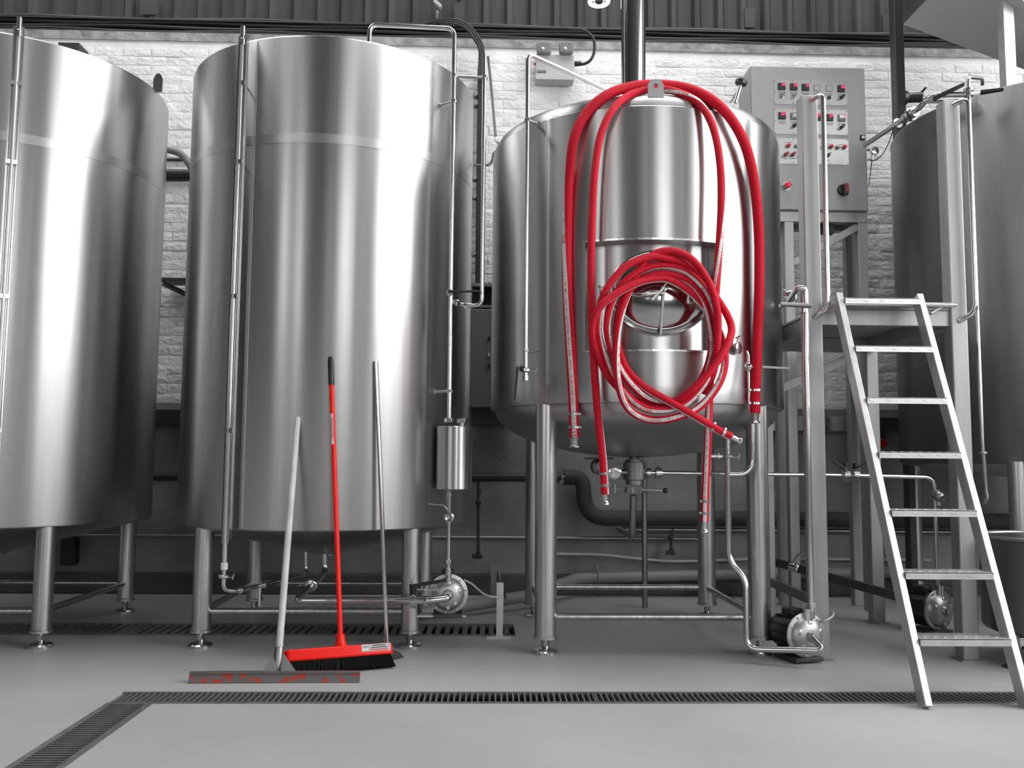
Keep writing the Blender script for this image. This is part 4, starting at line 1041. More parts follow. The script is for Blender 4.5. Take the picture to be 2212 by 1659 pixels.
# ================================================================== RED HOSES
def hose(name, label, pts, r, stripe, seq, ends, group='red brewery hoses hung on the kettle', txt_from=0.0, flip=False):
    P = spline([at(*p) for p in pts], .010); n = len(P)
    S = [0.0]
    for i in range(1, n): S.append(S[-1] + (P[i] - P[i - 1]).length)
    L = S[-1]
    root = thing(name, label, 'hose', tuple(P[n // 2]), group)
    fr = []
    for i in range(n):
        t = (P[min(i + 1, n - 1)] - P[max(i - 1, 0)]).normalized()
        nn = V((0, -1, 0)); nn = (nn - t * nn.dot(t)).normalized(); fr.append((t, nn, t.cross(nn)))
    K = 18; mb = B(); mb.uv = []
    for i in range(n):
        t, nn, bb = fr[i]
        for k in range(K):
            a = 2 * PI * k / K; mb.v.append(P[i] + (nn * math.cos(a) + bb * math.sin(a)) * r); mb.uv.append((k / K, S[i]))
    for i in range(n - 1):
        for k in range(K):
            l = (k + 1) % K; mb.f.append((i * K + k, i * K + l, (i + 1) * K + l, (i + 1) * K + k))
    mb.f.append(tuple(reversed(range(K)))); mb.f.append(tuple((n - 1) * K + k for k in range(K)))
    body = part('hose_body', mb, REDH, root, angle=60)
    def phi(s):
        u = s / L
        for (u0, f0), (u1, f1) in zip(stripe, stripe[1:]):
            if u <= u1:
                t = (u - u0) / max(1e-6, u1 - u0); t = max(0, min(1, t)); return math.radians(f0 + (f1 - f0) * t)
        return math.radians(stripe[-1][1])
    def pos(s, a, h):
        s = max(0, min(L - 1e-5, s)); lo, hi = 0, n - 1
        while hi - lo > 1:
            m = (lo + hi) // 2
            if S[m] <= s: lo = m
            else: hi = m
        f = (s - S[lo]) / max(1e-9, S[hi] - S[lo]); p = P[lo].lerp(P[hi], f)
        nn = fr[lo][1].lerp(fr[hi][1], f).normalized(); bb = fr[lo][2].lerp(fr[hi][2], f).normalized()
        q = phi(s) + a; return p + (nn * math.cos(q) + bb * math.sin(q)) * (r + h)
    HA = .46
    mb = B(); m = 6; steps = [L * i / (n - 1) for i in range(n)]
    for s in steps:
        for k in range(m + 1): mb.v.append(pos(s, -HA + 2 * HA * k / m, .0007))
    for i in range(n - 1):
        for k in range(m): mb.f.append((i * (m + 1) + k, i * (m + 1) + k + 1, (i + 1) * (m + 1) + k + 1, (i + 1) * (m + 1) + k))
    part('printed_stripe', mb, STRIPE, body, angle=60)
    red, gry = B(), B()
    def put(dst, vs, fs, s0):
        if not vs: return 0
        w = max(v.x for v in vs); sg = -1 if flip else 1
        for v in vs:
            dst.v.append(pos(s0 + (w - v.x if flip else v.x), sg * v.y / r * -1, .0013))
        k = len(dst.v) - len(vs)
        for f in fs: dst.f.append(tuple(a + k for a in f))
        return w
    s0 = txt_from; hw = HA * r
    while s0 < L - .1:
        items = [('B', 'BREW'), ('G', 'Flex'), ('T', 'TS705 BREWFLEX SD'), ('T', '16 BAR'), ('T', 'BEER \u2022 WINE \u2022 BEVERAGES'), ('K', 'CE'), ('K', 'FDA'), ('K', 'OM'), ('K', '3A'), ('H', '')]
        if flip: items = list(reversed(items))
        for kind, t in items:
            if s0 > L - .1: break
            if kind == 'H':
                for q in range(9):
                    vs = [(0, -hw * .9), (.009, -hw * .9), (.013, hw * .9), (.004, hw * .9)]
                    put(red, [V((a, b, 0)) for a, b in vs], [(0, 1, 2, 3)], s0); s0 += .018
                s0 += .02; continue
            size = hw * {'B': 2.6, 'G': 2.35, 'T': 1.45, 'K': 1.4}[kind]
            vs, fs = text_mesh(t, size, shear=.25 if kind == 'G' else 0, offset=size * (.012 if kind == 'B' else .004))
            if not vs: continue
            mid = (max(v.y for v in vs) + min(v.y for v in vs)) / 2; x0 = min(v.x for v in vs)
            vs = [V((v.x - x0, v.y - mid, 0)) for v in vs]
            s0 += put(gry if kind == 'G' else red, vs, fs, s0) + (.006 if kind == 'B' else .022)
            if kind == 'K':
                put(gry, [V((0, -hw * .9, 0)), V((.0025, -hw * .9, 0)), V((.0025, hw * .9, 0)), V((0, hw * .9, 0))], [(0, 1, 2, 3)], s0 - .012)
    part('red_lettering', red, REDT, body, smooth=False)['kind'] = 'stuff'; part('grey_lettering', gry, GREYT, body, smooth=False)['kind'] = 'stuff'
    for (u, fit) in ends:
        i = 0 if u == 0 else n - 1; t = fr[i][0] * (-1 if u == 0 else 1); e = P[i]; nn, bb = fr[i][1], fr[i][2]
        for kk in (.045, .105):
            cp_ = part('hose_clip', B().lathe([(r - .001, -.006), (r + .003, -.006), (r + .003, .006), (r - .001, .006)], e - t * kk * (r / .02) ** .5, t, 24), PIPE, root)
            c_ = e - t * kk * (r / .02) ** .5 + bb * (r + .004)
            part('clip_screw', B().cyl(c_ - nn * .012, c_ + nn * .012, .0055, n=8), PIPE, cp_)
        part('hose_tail', B().lathe([(r * .8, -.01), (r * .8, .02), (r * .72, .03), (r * .72, .036), (r * 1.0, .044), (r * 1.0, .052), (r * .62, .052), (r * .62, .0)], e, t, 24, False), PIPE, root)
    return root
HA_R = .027
hose('brew_hose', 'thick red hose hung over the kettle lug, forming the wider outer arch', [
    (1241, 945, 4.66), (1238, 850, 4.66), (1231, 730, 4.66), (1225, 600, 4.66), (1225, 480, 4.66), (1229, 380, 4.64), (1240, 300, 4.60), (1266, 245, 4.60), (1310, 206, 4.60), (1365, 187, 4.63), (1420, 183, 4.65), (1480, 190, 4.63), (1535, 214, 4.58), (1580, 258, 4.58), (1612, 320, 4.62), (1630, 400, 4.66), (1639, 500, 4.68), (1640, 620, 4.68), (1636, 740, 4.68), (1632, 850, 4.68), (1631, 893, 4.68)],
    HA_R, [(0, -5), (.20, -30), (.31, -75), (.45, -130), (.6, -170), (1, -170)], None, [(0, 1), (1, 1)], txt_from=.0)
RB = .0195
hose('brew_hose', 'thin red hose hung over the kettle lug inside the thick one, ends below the bowl', [
    (1307, 1068, 4.50), (1302, 990, 4.50), (1292, 900, 4.50), (1284, 800, 4.49), (1279, 700, 4.49), (1277, 580, 4.49), (1279, 470, 4.49), (1285, 370, 4.49), (1298, 290, 4.50), (1325, 235, 4.52), (1360, 205, 4.58), (1410, 193, 4.63), (1460, 198, 4.60), (1510, 224, 4.55), (1540, 275, 4.51), (1555, 350, 4.49), (1558, 440, 4.48), (1553, 540, 4.48), (1546, 640, 4.48), (1538, 740, 4.48), (1533, 850, 4.49), (1529, 960, 4.50), (1524, 1060, 4.50), (1522, 1128, 4.50)],
    RB, [(0, 60), (.10, 85), (.22, 110), (.45, 150), (.6, -150), (.78, 80), (.88, 30), (1, 12)], None, [(0, 1), (1, 1)], txt_from=.02, flip=True)
y0 = 4.45
hose('brew_hose', 'coiled red hose hanging round the kettle door, its end sticking out to the right', [
    (1580, 944, y0 - .06), (1553, 930, y0 - .06), (1504, 901, y0 - .07), (1450, 870, y0 - .05), (1395, 838, y0 - .02), (1352, 795, y0), (1333, 735, y0), (1335, 685, y0), (1350, 640, y0), (1385, 606, y0), (1432, 592, y0),
    (1486, 607, y0), (1520, 650, y0), (1534, 700, y0 + .01), (1536, 760, y0 + .01), (1518, 815, y0), (1480, 858, y0), (1440, 868, y0), (1392, 855, y0 - .01), (1345, 805, y0 - .03), (1314, 730, y0 - .02), (1316, 670, y0 - .01), (1340, 620, y0 - .01), (1380, 587, y0 - .01), (1425, 573, y0 - .01),
    (1480, 585, y0 - .01), (1525, 630, y0 - .02), (1546, 690, y0 - .03), (1549, 750, y0 - .02), (1525, 820, y0 - .02), (1480, 872, y0 - .025), (1425, 886, y0 - .03), (1375, 872, y0 - .02), (1325, 810, y0 + .0), (1297, 740, y0 + .0), (1292, 690, y0 + .0), (1305, 635, y0 - .03), (1345, 581, y0 - .04), (1390, 559, y0 - .04), (1430, 556, y0 - .035),
    (1490, 577, y0 - .01), (1545, 640, y0 - .0), (1578, 698, y0 - .01), (1574, 738, y0 - .05), (1543, 790, y0 - .07), (1495, 842, y0 - .05), (1440, 875, y0 + .01), (1380, 868, y0 + .02), (1320, 820, y0 + .02), (1285, 750, y0 + .0), (1280, 700, y0 - .03), (1298, 660, y0 - .06), (1335, 632, y0 - .06), (1375, 611, y0 - .05), (1415, 602, y0 - .03), (1450, 606, y0 - .02),
    (1500, 640, y0 + .0), (1545, 700, y0 + .02), (1566, 765, y0 + .01), (1555, 825, y0 - .03), (1510, 880, y0 - .04), (1450, 904, y0 - .045), (1398, 905, y0 - .02), (1357, 882, y0 - .045), (1336, 830, y0 - .055), (1331, 760, y0 - .045), (1338, 690, y0 - .03), (1362, 620, y0 + .0), (1395, 562, y0 - .02), (1440, 542, y0 - .04), (1490, 557, y0 - .05), (1530, 608, y0 - .06), (1549, 670, y0 - .065), (1550, 730, y0 - .06), (1542, 800, y0 - .03), (1520, 850, y0 + .02)],
    .0192, [(0, -75), (.06, -75), (.10, 120), (.14, 60), (.19, -20), (.24, 10), (.28, 110), (.33, 20), (.37, -40), (.42, -20), (.46, 60), (.52, 170), (.62, 170), (.68, 95), (.76, 60), (.82, -15), (.88, 60), (.93, 180), (1, 180)], None, [(0, 1)], txt_from=.05)

# ================================================================== CLEANING TOOLS
# squeegee
sq = thing('floor_squeegee', 'wide squeegee with red-flecked blade and white handle leaning on the tall tank', 'squeegee', tuple(atz(590, 1476, 0)))
sl, sr = atz(406, 1477, 0), atz(776, 1475, 0)
sx = (sr - sl).normalized(); sn = V((-sx.y, sx.x, 0))
cz = V((0, 0, 1))
part('blade', B().prism([sl + cz * .002, sl + sn * .02 + cz * .002, sl + sn * .033 + cz * .036, sl + sn * .02 + cz * .042], sr - sl), SQUEE, sq, smooth=False)
part('blade_channel', B().prism([sl + sn * .014 + cz * .040, sl + sn * .043 + cz * .034, sl + sn * .043 + cz * .046, sl + sn * .014 + cz * .050], (sr - sl)), DULL, sq, smooth=False)
hb_, ht_ = at(600, 1440, 4.26), oncyl(643, 902, T2, .012)
hd = (ht_ - hb_).normalized()
part('handle', B().lathe([(.0165, .03), (.0165, (ht_ - hb_).length - .01), (.012, (ht_ - hb_).length), (.001, (ht_ - hb_).length + .002)], hb_, hd, 16), WOOD, sq)
part('socket', B().lathe([(.015, -.02), (.021, .0), (.021, .085), (.017, .088)], hb_, hd, 16), DULL, sq)
m0 = sl + (sr - sl) * .52 + sn * .028 + cz * .046
for sg in (-1, 1):
    part('bracket_web', B().prism([m0 + sx * .075 * sg, m0 + sx * .01 * sg, hb_ + hd * .05 + sx * .012 * sg, hb_ + hd * .06 + sx * .02 * sg], sn * .005), BOXM, sq, smooth=False)
part('socket_bolt', B().cyl(hb_ + hd * .07 - sn * .03, hb_ + hd * .07 + sn * .03, .005, n=8), PIPE, sq)
# broom
br_ = thing('push_broom', 'bright red push broom with black bristles and black grip', 'broom', tuple(atz(730, 1447, 0)))
bl, brr = atz(620, 1461, 0), atz(845, 1442, 0)
bx_ = (brr - bl).normalized(); bn = V((-bx_.y, bx_.x, 0)); ctr = (bl + brr) / 2; hl = (brr - bl).length / 2
tilt = (bn * .42 + cz).normalized()      # head leans back along the handle
fb = bx_.cross(tilt) * -1
hc0 = ctr + tilt * .088
def rr_prism(c, u, w, n_, hu, hw_, rad, th):
    pts = []
    for (sx_, sy_, a0) in ((1, 1, 0), (-1, 1, 90), (-1, -1, 180), (1, -1, 270)):
        for k in range(5):
            a = math.radians(a0 + 22.5 * k); pts.append(c + u * (sx_ * (hu - rad) + rad * math.cos(a)) + w * (sy_ * (hw_ - rad) + rad * math.sin(a)))
    return B().prism([p - n_ * th / 2 for p in pts], n_ * th)
head = part('broom_head', rr_prism(hc0, bx_, bx_.cross(tilt), tilt, hl + .012, .032, .026, .056), REDB, br_, bevel=.008)
bt = oncyl(714, 770, T2, .012); bb0 = hc0 + tilt * .027 + (bx_ * .01)
hv = (bt - bb0); hL = hv.length; hd = hv.normalized()
part('socket', B().lathe([(.034, -.005), (.027, .015), (.022, .03), (.021, .06), (.018, .062)], bb0, hd, 20), REDB, head)
part('handle', B().cyl(bb0 + hd * .02, bb0 + hd * (hL - .02), .0125, n=18), REDB, br_)
part('grip', B().lathe([(.0145, -.155), (.0155, -.15), (.0155, -.03), (.012, -.005), (.001, 0)], bt, hd, 18), BLACKP, br_)
pL = bb0 + hd * (hL * .70); cdv = V((0, -1, 0)); cdv = (cdv - hd * cdv.dot(hd)).normalized(); cs = hd.cross(cdv)
lbm = B()
for k in range(7):
    a = -.9 + 1.1 * k / 6
    for t in (0, .16): lbm.v.append(pL + hd * (t - .03) + (cdv * math.cos(a) + cs * math.sin(a)) * .0129)
lbm.f = [(2 * k, 2 * k + 2, 2 * k + 3, 2 * k + 1) for k in range(6)]
part('handle_label', lbm, WHITE, br_)
lbm = B()
for k in range(3):
    a = -.7 + .35 * k
    for t in (.0, .11): lbm.v += [pL + hd * t + (cdv * math.cos(a + d_) + cs * math.sin(a + d_)) * .0133 for d_ in (0, .12)]
    q = len(lbm.v) - 4; lbm.f.append((q, q + 1, q + 3, q + 2))
part('label_print', lbm, PRINT, br_, smooth=False)
tf = fb if fb.y < 0 else fb * -1
so = hc0 + tf * .0322 + bx_ * (hl * .70) + tilt * .008
part('head_label', B().obox(so, bx_ * .072, tilt * .017, tf * .0006), GREYB, head, smooth=False)
part('label_panel', B().obox(so - bx_ * .055 + tilt * .003 + tf * .0006, bx_ * .015, tilt * .012, tf * .0004), WHITE, head, smooth=False)
for k in range(6):
    part('label_bar', B().obox(so - bx_ * (.066 - .0045 * k) + tilt * .005 + tf * .001, bx_ * .0011, tilt * .007, tf * .0003), PRINT, head, smooth=False)
for k in range(3):
    part('label_line', B().obox(so + bx_ * .014 + tilt * (-.010 + .010 * k) + tf * .0007, bx_ * (.045 - .006 * k), tilt * .0022, tf * .0003), PRINT if k else REDK, head, smooth=False)
bs = B(); rnd = random.Random(3)
for i in range(64):
    for j in range(5):
        t = -1 + 2 * i / 63; base = hc0 - tilt * .026 + bx_ * (t * hl * .97) + bx_.cross(tilt) * ((j - 2) * .011)
        tip = base - tilt * (.060 + rnd.uniform(-.004, .003)) + bx_ * (t * .02 + rnd.uniform(-.004, .004)) + bx_.cross(tilt) * ((j - 2) * .004)
        if tip.z < .002: tip = base + (tip - base) * ((base.z - .002) / (base.z - tip.z))
        bs.cyl(base, tip, .0052, .0042, n=5)
o = part('bristles', bs, BRISTLE, br_); o['kind'] = 'stuff'
# shovel behind the broom
shv = thing('floor_scraper', 'steel-handled scraper with dark blade half hidden behind the red broom', 'scraper', tuple(atz(833, 1425, 0)))
s0_, s1_ = at(836, 1400, 4.72), oncyl(812, 780, T2, .012)
part('handle', B().cyl(s0_ - (s1_ - s0_).normalized() * .02, s1_, .0115, n=16), PIPE, shv)
e0, e1 = atz(828, 1442, 0), atz(872, 1421, 0)
up_ = V((0, .02, .075))
part('blade', B().prism([e0 + V((-.1, 0, .002)), e1 + V((0, 0, .002)), e1 + V((-.02, .01, .022)), s0_ + V((.03, 0, -.01)), s0_ + V((-.03, 0, -.01)), e0 + V((-.1, 0, .02))], V((0, .006, .002))), DARKM, shv, smooth=False)

# ================================================================== WALL SERVICES
def run(name, label, cat, pts, r, material, rad=.06, group=None, n=12):
    q = [at(*p) for p in pts]
    return solo(name, label, cat, B().tube(bend(q, rad, 8) if len(q) > 2 else q, r, n), material, tuple(q[0]), group)
yw = 6.88
# lagged pipe: high run at the left, dropping behind the kettle, low run to the right
run('lagged_pipe', 'thick black lagged pipe dropping in an S-bend behind the kettle legs', 'pipe', [(1218, 1031, yw), (1258, 1031, yw), (1266, 1119, yw), (1700, 1121, yw), (2212, 1126, yw)], .058, LAG, .17, n=20)
run('wall_rail', 'dark horizontal pipe along the rear wall behind the tall tanks', 'pipe', [(0, 1029, yw), (560, 1030, yw), (1090, 1031, yw), (1214, 1032, yw)], .033, DARKM, .05)
part('pipe_tap', B().cyl(at(1213, 1031, yw - .03), at(1222, 1031, yw - .03), .016, n=12).bar(at(1214, 1022, yw - .04), at(1214, 1040, yw - .04), .01).bar(at(1209, 1040, yw - .04), at(1219, 1040, yw - .04), .012), DULL, bpy.data.objects['wall_rail'])
run('conduit_pipe', 'thin steel conduit running low along the whole rear wall', 'pipe', [(0, 1156, yw + .02), (1000, 1161, yw + .02), (1500, 1164, yw + .02), (1512, 1168, yw + .02)], .014, DULL)
run('conduit_pipe', 'thin steel conduit behind the kettle, just above the longer low conduit', 'pipe', [(1338, 1144, yw), (1700, 1146, yw), (2212, 1151, yw)], .017, DULL)
for (x, yb, lb) in ((1450, 1197, 'small black tap hanging from the conduit behind the kettle'), (1033, 1205, 'slim black drop valve behind the level vessel')):
    tpz = thing('drain_tap', lb, 'tap', tuple(at(x, 1165, yw)))
    part('stem', B().cyl(at(x, 1160 if x > 1100 else 1040, yw - .02), at(x, yb - 10, yw - .02), .011, n=10), DARKM, tpz)
    part('valve_body', B().ball(at(x, 1160 if x > 1100 else 1085, yw - .03), .022).cyl(at(x, yb - 14, yw - .03), at(x, yb, yw - .03), .018, .013, n=12), DARKM, tpz)
    part('tap_outlet', B().bar(at(x - 12, yb - 4, yw - .03), at(x + 8, yb - 2, yw - .05), .03), DARKM, tpz)
    part('tap_lever', B().bar(at(x, 1155 if x > 1100 else 1078, yw - .05), at(x + 6, 1138 if x > 1100 else 1058, yw - .06), .014, .008), DARKM, tpz)
run('hanging_hose', 'pale thin hose sagging along the wall behind the kettle legs', 'hose', [(1180, 1197, 6.9), (1300, 1198, 6.9), (1370, 1206, 6.9), (1440, 1213, 6.9), (1520, 1212, 6.9), (1640, 1207, 6.9), (1880, 1209, 6.9), (2010, 1210, 6.9)], .011, GREYB, .1)
wp = thing('waste_pipe', 'pale grey plastic waste pipe sloping down to the trench drain and along the kerb', 'pipe', tuple(at(905, 1341, 5.78)))
q = [at(905, 1338, 5.80), at(1140, 1287, 6.3), at(1246, 1249, 6.84), at(1400, 1245, 6.84), at(1700, 1238, 6.84), at(2000, 1238, 6.84)]
q[0].z = max(q[0].z, .05)
part('tube', B().tube(bend(q, .06, 6), .04, 20), PVC, wp)
for t in (.22,): part('pipe_clip', B().ring(at(1292, 1247, 6.84), (1, 0, 0), .044, .006, 20, 8).bar(at(1292, 1233, 6.84), at(1289, 1222, 6.9), .012), PVC, wp)
part('pipe_clip', B().ring(q[0].lerp(q[1], .28), q[1] - q[0], .044, .006, 20, 8), DARKM, wp)
# short steel posts near the trench
fp = thing('bracket_post', 'short steel post on a bolted foot plate beside the trench drain', 'post', tuple(atz(1077, 1380, 0)))
b0 = atz(1077, 1378, 0)
part('post', B().bar(b0 + V((.005, 0, .012)), V((b0.x + .005, b0.y, zat(1258, b0.x, b0.y))), .04, .03, side=(1, 0, 0)), GALV, fp, bevel=.002)
part('foot_plate', B().box((b0.x - .07, b0.y - .03, 0), (b0.x + .07, b0.y + .03, .014)), GALV, fp)
for sg in (-1, 1): part('anchor_bolt', B().cyl((b0.x + sg * .055, b0.y, .012), (b0.x + sg * .055, b0.y, .03), .008, n=6), DARKM, fp)
part('cable_clip', B().bar(at(1087, 1276, b0.y), at(1092, 1293, b0.y), .014), BLACKP, fp)
b1 = atz(1066, 1299, 0)
fp2 = thing('bracket_post', 'taller steel post with slanting strut behind the short post', 'post', (b1.x, b1.y, 0))
part('post', B().bar((b1.x, b1.y, 0), (b1.x, b1.y, zat(1215, b1.x, b1.y)), .04, .03, side=(1, 0, 0)), DULL, fp2)
part('strut', B().bar((b1.x + .06, b1.y - .06, zat(1276, b1.x, b1.y)), (b1.x + .03, b1.y, zat(1216, b1.x, b1.y)), .035, .006), DULL, fp2)
# drain rod under the kettle
r0 = at(1393, 1290, 6.35)
solo('drain_rod', 'thin dark vertical rod standing under the kettle outlet', 'rod', B().cyl((r0.x, 6.35, 0), (r0.x, 6.35, zat(1000, r0.x, 6.35)), .02, n=14), DULL, (r0.x, 6.35, 0))
# slotted angle struts between kettle and platform
for (a, b, lb, m_) in (((1655, 1252, 5.6), (1762, 1300, 4.9), 'perforated steel strut lying low between kettle and platform', DULL), ((1650, 1207, 5.9), (1945, 1290, 5.2), 'dark sloping strut behind the platform posts', DARKM)):
    pa_, pb_ = at(*a), at(*b)
    s_t = thing('slotted_strut', lb, 'strut', tuple(pa_))
    part('rail', B().bar(pa_, pb_, .05, .028, side=(0, 0, 1)), m_, s_t, smooth=False)
    for k in range(7):
        c_ = pa_.lerp(pb_, .1 + .13 * k); part('slot', B().obox(c_ + V((0, -.02, -.004)), (pb_ - pa_).normalized() * .012, V((0, .004, 0)), V((0, 0, .006))), BLACKP, s_t)
cl_ = thing('tube_clamp_joint', 'small bright pipe joint with lever behind the second pump pipe', 'pipe joint', tuple(at(1716, 1222, 5.6)))
part('joint', B().ring(at(1716, 1226, 5.6), (1, .4, -.5), .026, .008, 20, 8).cyl(at(1706, 1224, 5.62), at(1722, 1229, 5.58), .024, n=16), PIPE, cl_)
part('lever', B().tube(bend([at(1712, 1218, 5.6), at(1722, 1200, 5.58), at(1744, 1190, 5.55)], .02), .008, 8), PIPE, cl_)
# trunking and cabinets on the wall
solo('cable_trunking', 'flat grey cable trunking on the wall behind the platform', 'trunking', B().box((at(1655, 900, 6.86).x, 6.86, at(1700, 931, 6.86).z), (at(1945, 900, 6.86).x, 6.96, at(1700, 899, 6.86).z)), DULL, tuple(at(1700, 915, 6.9)), bevel=.004)
for x in (1691,):
    for y in (903, 922): part('trunking_screw', B().cyl(at(x, y, 6.862), at(x, y, 6.852), .006, n=8), PIPE, bpy.data.objects['cable_trunking'])
solo('warning_disc', 'round red button fixed behind the ladder below the trunking', 'button', B().lathe([(.036, 0), (.036, .015), (.028, .03), (.001, .034)], at(1905, 958, 6.80), (0, -1, 0), 28), mat('dim_red', (.36, .004, .006), .4), tuple(at(1905, 958, 6.8)))
part('disc_bracket', B().box(tuple(at(1899, 950, 6.81)), tuple(at(1899, 950, 6.81) + V((.05, .13, .12)))), DARKM, bpy.data.objects['warning_disc'])
wc = thing('wall_cabinet', 'grey wall cabinet half hidden between tall tank and kettle', 'cabinet', tuple(at(1016, 880, 6.7)))
A_, B2 = at(1012, 880, 6.72), at(1075, 668, 6.72)
part('body', B().box((A_.x, 6.72, A_.z), (B2.x, 6.95, B2.z)), BOXM, wc, bevel=.006)
for y in (733, 792): part('hinge', B().box(tuple(at(1054, y, 6.705)), tuple(at(1054, y, 6.705) + V((.016, .02, .02)))), BLACKP, wc)
part('latch', B().box(tuple(at(1055, 770, 6.705)), tuple(at(1055, 770, 6.705) + V((.012, .02, .028)))), PIPE, wc)
jb = thing('junction_tray', 'open metal cable tray above the half-hidden wall cabinet', 'cable tray', tuple(at(1018, 660, 6.75)))
A_, B2 = at(1018, 664, 6.75), at(1075, 612, 6.75)
part('tray', B().box((A_.x, 6.75, A_.z), (B2.x, 6.94, A_.z + .02)).box((A_.x, 6.75, B2.z - .025), (B2.x, 6.94, B2.z)), DULL, jb, smooth=False)
part('tray_back', B().box((A_.x, 6.93, A_.z), (B2.x, 6.95, B2.z)), DARKM, jb)
for k in range(4): part('cable', B().tube(spline([at(1032 + 8 * k, 612, 6.85), at(1036 + 8 * k, 630, 6.82), at(1033 + 9 * k, 650, 6.84), at(1035 + 8 * k, 662, 6.86)]), .012, 8), CABLE, jb)
solo('fuse_box', 'black box on the wall behind the kettle rim beside the grey cabinet', 'box', B().box(tuple(at(1018, 918, 6.75)), tuple(at(1100, 884, 6.95))), DARKM, tuple(at(1040, 900, 6.8)))
solo('wall_beam', 'dark horizontal beam on the wall in the gap between the tall tanks', 'beam', B().box((at(300, 918, 6.85).x, 6.85, at(370, 918, 6.85).z), (at(440, 918, 6.85).x, 6.96, at(370, 885, 6.85).z)), DARKM, tuple(at(370, 900, 6.9)))
solo('wall_bracket', 'dark angled shelf bracket on the wall in the gap between the tall tanks', 'bracket', B().box((at(345, 606, 6.8).x, 6.78, at(370, 608, 6.8).z), (at(420, 600, 6.8).x, 6.96, at(370, 601, 6.8).z)).bar(at(352, 612, 6.8), at(402, 636, 6.9), .04, .03), DARKM, tuple(at(375, 615, 6.85)))
run('grey_bent_hose', 'grey bent hose bridging the gap between the two tall tanks', 'hose', [(340, 318, 6.3), (392, 330, 6.3), (414, 362, 6.3), (440, 420, 6.3)], .026, PVC, .06, n=14)
run('gap_pipe', 'thick dark pipe crossing the gap between the two tall tanks', 'pipe', [(250, 374, 6.965), (520, 375, 6.965)], .032, DARKM)
run('gap_pipe', 'upper thin pipe crossing the gap between the two tall tanks', 'pipe', [(250, 344, 6.982), (520, 345, 6.982)], .012, DARKM)
run('gap_pipe', 'lower thin pipe crossing the gap between the two tall tanks', 'pipe', [(250, 387, 6.982), (520, 388, 6.982)], .012, DARKM)
dc_ = thing('hanging_duct', 'black square duct hanging behind the left tank leg', 'duct', tuple(at(147, 1221, 6.6)))
A_, B2 = at(130, 1221, 6.88), at(163, 1150, 6.88)
part('duct', B().box((A_.x, 6.86, A_.z), (B2.x, 6.972, zat(1060, A_.x, 6.88))), BLACKR, dc_, bevel=.012)
# black cable bundle down the wall and cables on the beam
cbx = at(1037, 400, 6.9).x
solo('cable_drop', 'black cable duct dropping down the wall between tall tank and kettle', 'cable', B().box((cbx - .03, 6.88, at(1037, 620, 6.9).z), (cbx + .025, 6.97, zat(150, cbx, 6.9))), CABLE, (cbx, 6.9, 2.5), bevel=.008)
for k, y in enumerate((205, 225, 385, 425, 548)):
    part('cable_clip', B().cyl((cbx - .045, 6.87, zat(y, cbx, 6.9)), (cbx - .045, 6.95, zat(y, cbx, 6.9)), .02, n=14), PVC, bpy.data.objects['cable_drop'])
for k in range(3):
    o_ = .022 * k
    solo('swept_cable', ['outermost of three black cables sweeping down from the beam to the riser pipe', 'middle of three black cables sweeping down from the beam to the riser pipe', 'innermost of three black cables sweeping down from the beam to the riser pipe'][k], 'cable',
         B().tube(spline([at(900 + 20 * k, 58 - k * 2, 6.86), at(960, 42 + 4 * k, 6.84), at(1005 - 2 * k, 50 + 4 * k, 6.84), at(1032 - 4 * k, 78 + 3 * k, 6.84), at(1044 - 4 * k, 110, 6.84), at(1042 - 4 * k, 165, 6.84)]), .011, 8), CABLE, tuple(at(1005, 50, 6.84)), 'cables sweeping down from the beam')
lab = ['thickest black cable lying along the top of the beam', 'thin black cable tied along the middle of the beam', 'black cable tied below the thin one along the beam', 'lowest black cable along the face of the beam']
for k in range(4):
    pts = []
    for i in range(24):
        x = -60 + 100 * i; z = ZB0 + [.118, .088, .055, .022][k] + .008 * math.sin(i * 1.3 + k * 2) ; X = at(x, 80, 6.9).x
        pts.append(V((X, 7.02 - .008 * (k % 2), z)))
    solo('beam_cable', lab[k], 'cable', B().tube(spline(pts, .06), [.022, .014, .016, .012][k], 8), CABLE, (0, 6.93, ZB0 + .05), 'cables along the steel beam')
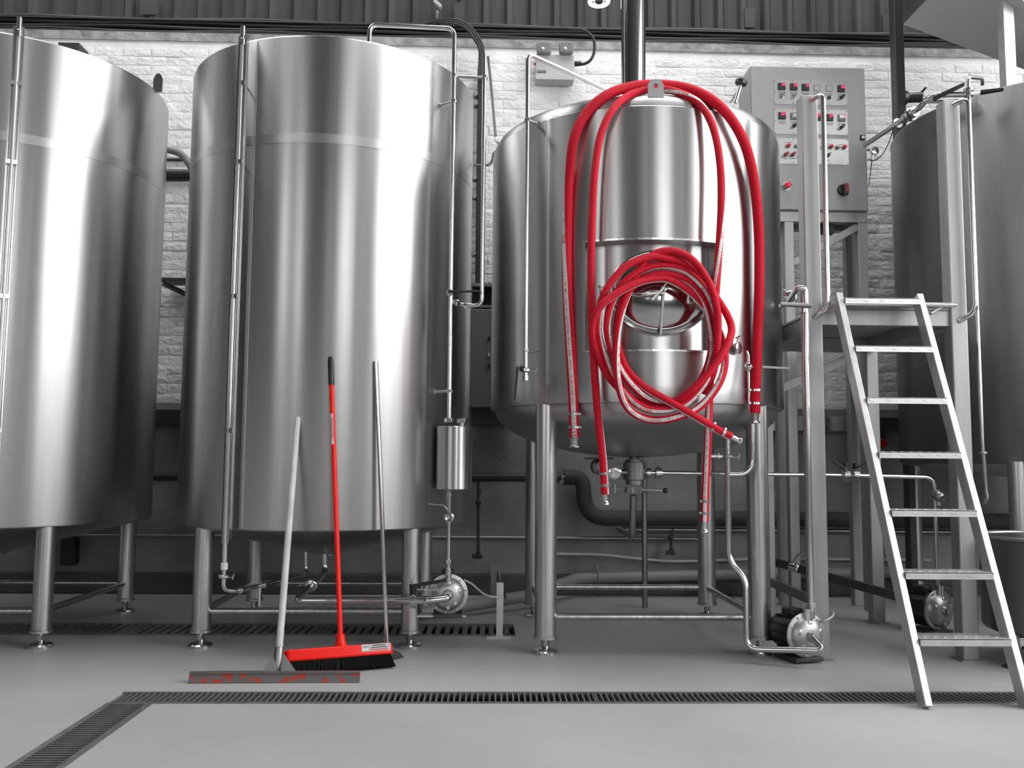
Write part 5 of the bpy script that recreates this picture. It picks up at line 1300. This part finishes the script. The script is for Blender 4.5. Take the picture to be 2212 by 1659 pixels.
# twin-spot emergency light
el = thing('emergency_light', 'grey twin-spot emergency light box on the wall above the kettle', 'emergency light', tuple(at(1200, 170, 6.9)))
A_, B2 = at(1157, 172, 6.86), at(1240, 118, 6.86)
part('box', B().box((A_.x, 6.86, A_.z), (B2.x, 6.975, B2.z)), GREYB, el, bevel=.006)
part('box_lid_lip', B().box((A_.x - .002, 6.853, A_.z), (B2.x + .002, 6.87, A_.z + .05)), GREYB, el, bevel=.004)
p = at(1166, 154, 6.85); part('rating_label', B().box((p.x - .02, 6.8545, p.z - .01), (p.x + .05, 6.8595, p.z + .012)), BOXM, el)
for x in (1175, 1223):
    c_ = at(x, 104, 6.84)
    sp_ = part('spot_lamp', rr_prism(c_, V((1, 0, 0)), V((0, 0, 1)), V((0, 1, 0)), .058, .05, .02, .05), mat('lamp_glass', .2, .1, 0, spec=.8), el, bevel=.012)
    part('lamp_bulb', B().ball(c_ + V((-.01, -.028, -.018)), .014), WHITE, sp_)
part('indicator', B().cyl(at(1153, 138, 6.90), at(1157, 138, 6.90), .01, n=12), REDK, el)
solo('light_cable', 'black cable looping from the beam into the emergency light', 'cable', B().tube(spline([at(1225, 62, 6.85), at(1260, 65, 6.84), at(1281, 82, 6.84), at(1284, 108, 6.84), at(1277, 128, 6.84), at(1262, 138, 6.86), at(1241, 138, 6.88)]), .012, 8).cyl(at(1241, 138, 6.88), at(1256, 137.5, 6.87), .022, .018, n=12), CABLE, tuple(at(1281, 82, 6.84)))
# security sensor on the cladding and hanging lamp
sn = thing('wall_sensor', 'small pale sensor on an arm fixed to the dark cladding', 'sensor', tuple(at(945, 30, 6.95)))
part('bracket', B().box(tuple(at(934, 52, 6.97)), tuple(at(952, 14, 7.0))), DARKM, sn)
part('head', B().bar(at(938, 3, 6.9), at(953, 17, 6.9), .05, .03), GREYB, sn, bevel=.006)
part('arm', B().cyl(at(945, 25, 6.92), at(943, 38, 6.97), .012, n=10), GREYB, sn)
hl_ = thing('hanging_lamp', 'lit lamp hanging from the roof at the top edge, left of the flue', 'lamp', tuple(at(1293, 5, 6.2)))
lc_ = at(1294, 12, 6.2)
part('reflector', B().lathe([(.03, .2), (.06, .18), (.085, .06), (.088, .05)], lc_ + V((0, 0, .06)), (0, 0, 1), 32, False), DULL, hl_)
part('bulb', B().ring(lc_ + V((0, 0, .03)), (0, 0, 1), .066, .014, 32, 10), BULB, hl_)
part('lamp_core', B().ball(lc_ + V((0, 0, .055)), .045, 16), BLACKP, hl_)
part('cord', B().cyl(lc_ + V((0, 0, .25)), (lc_.x, lc_.y, HZ), .008, n=8), CABLE, hl_)

for o in bpy.data.objects:
    if '_org' in o: del o['_org']
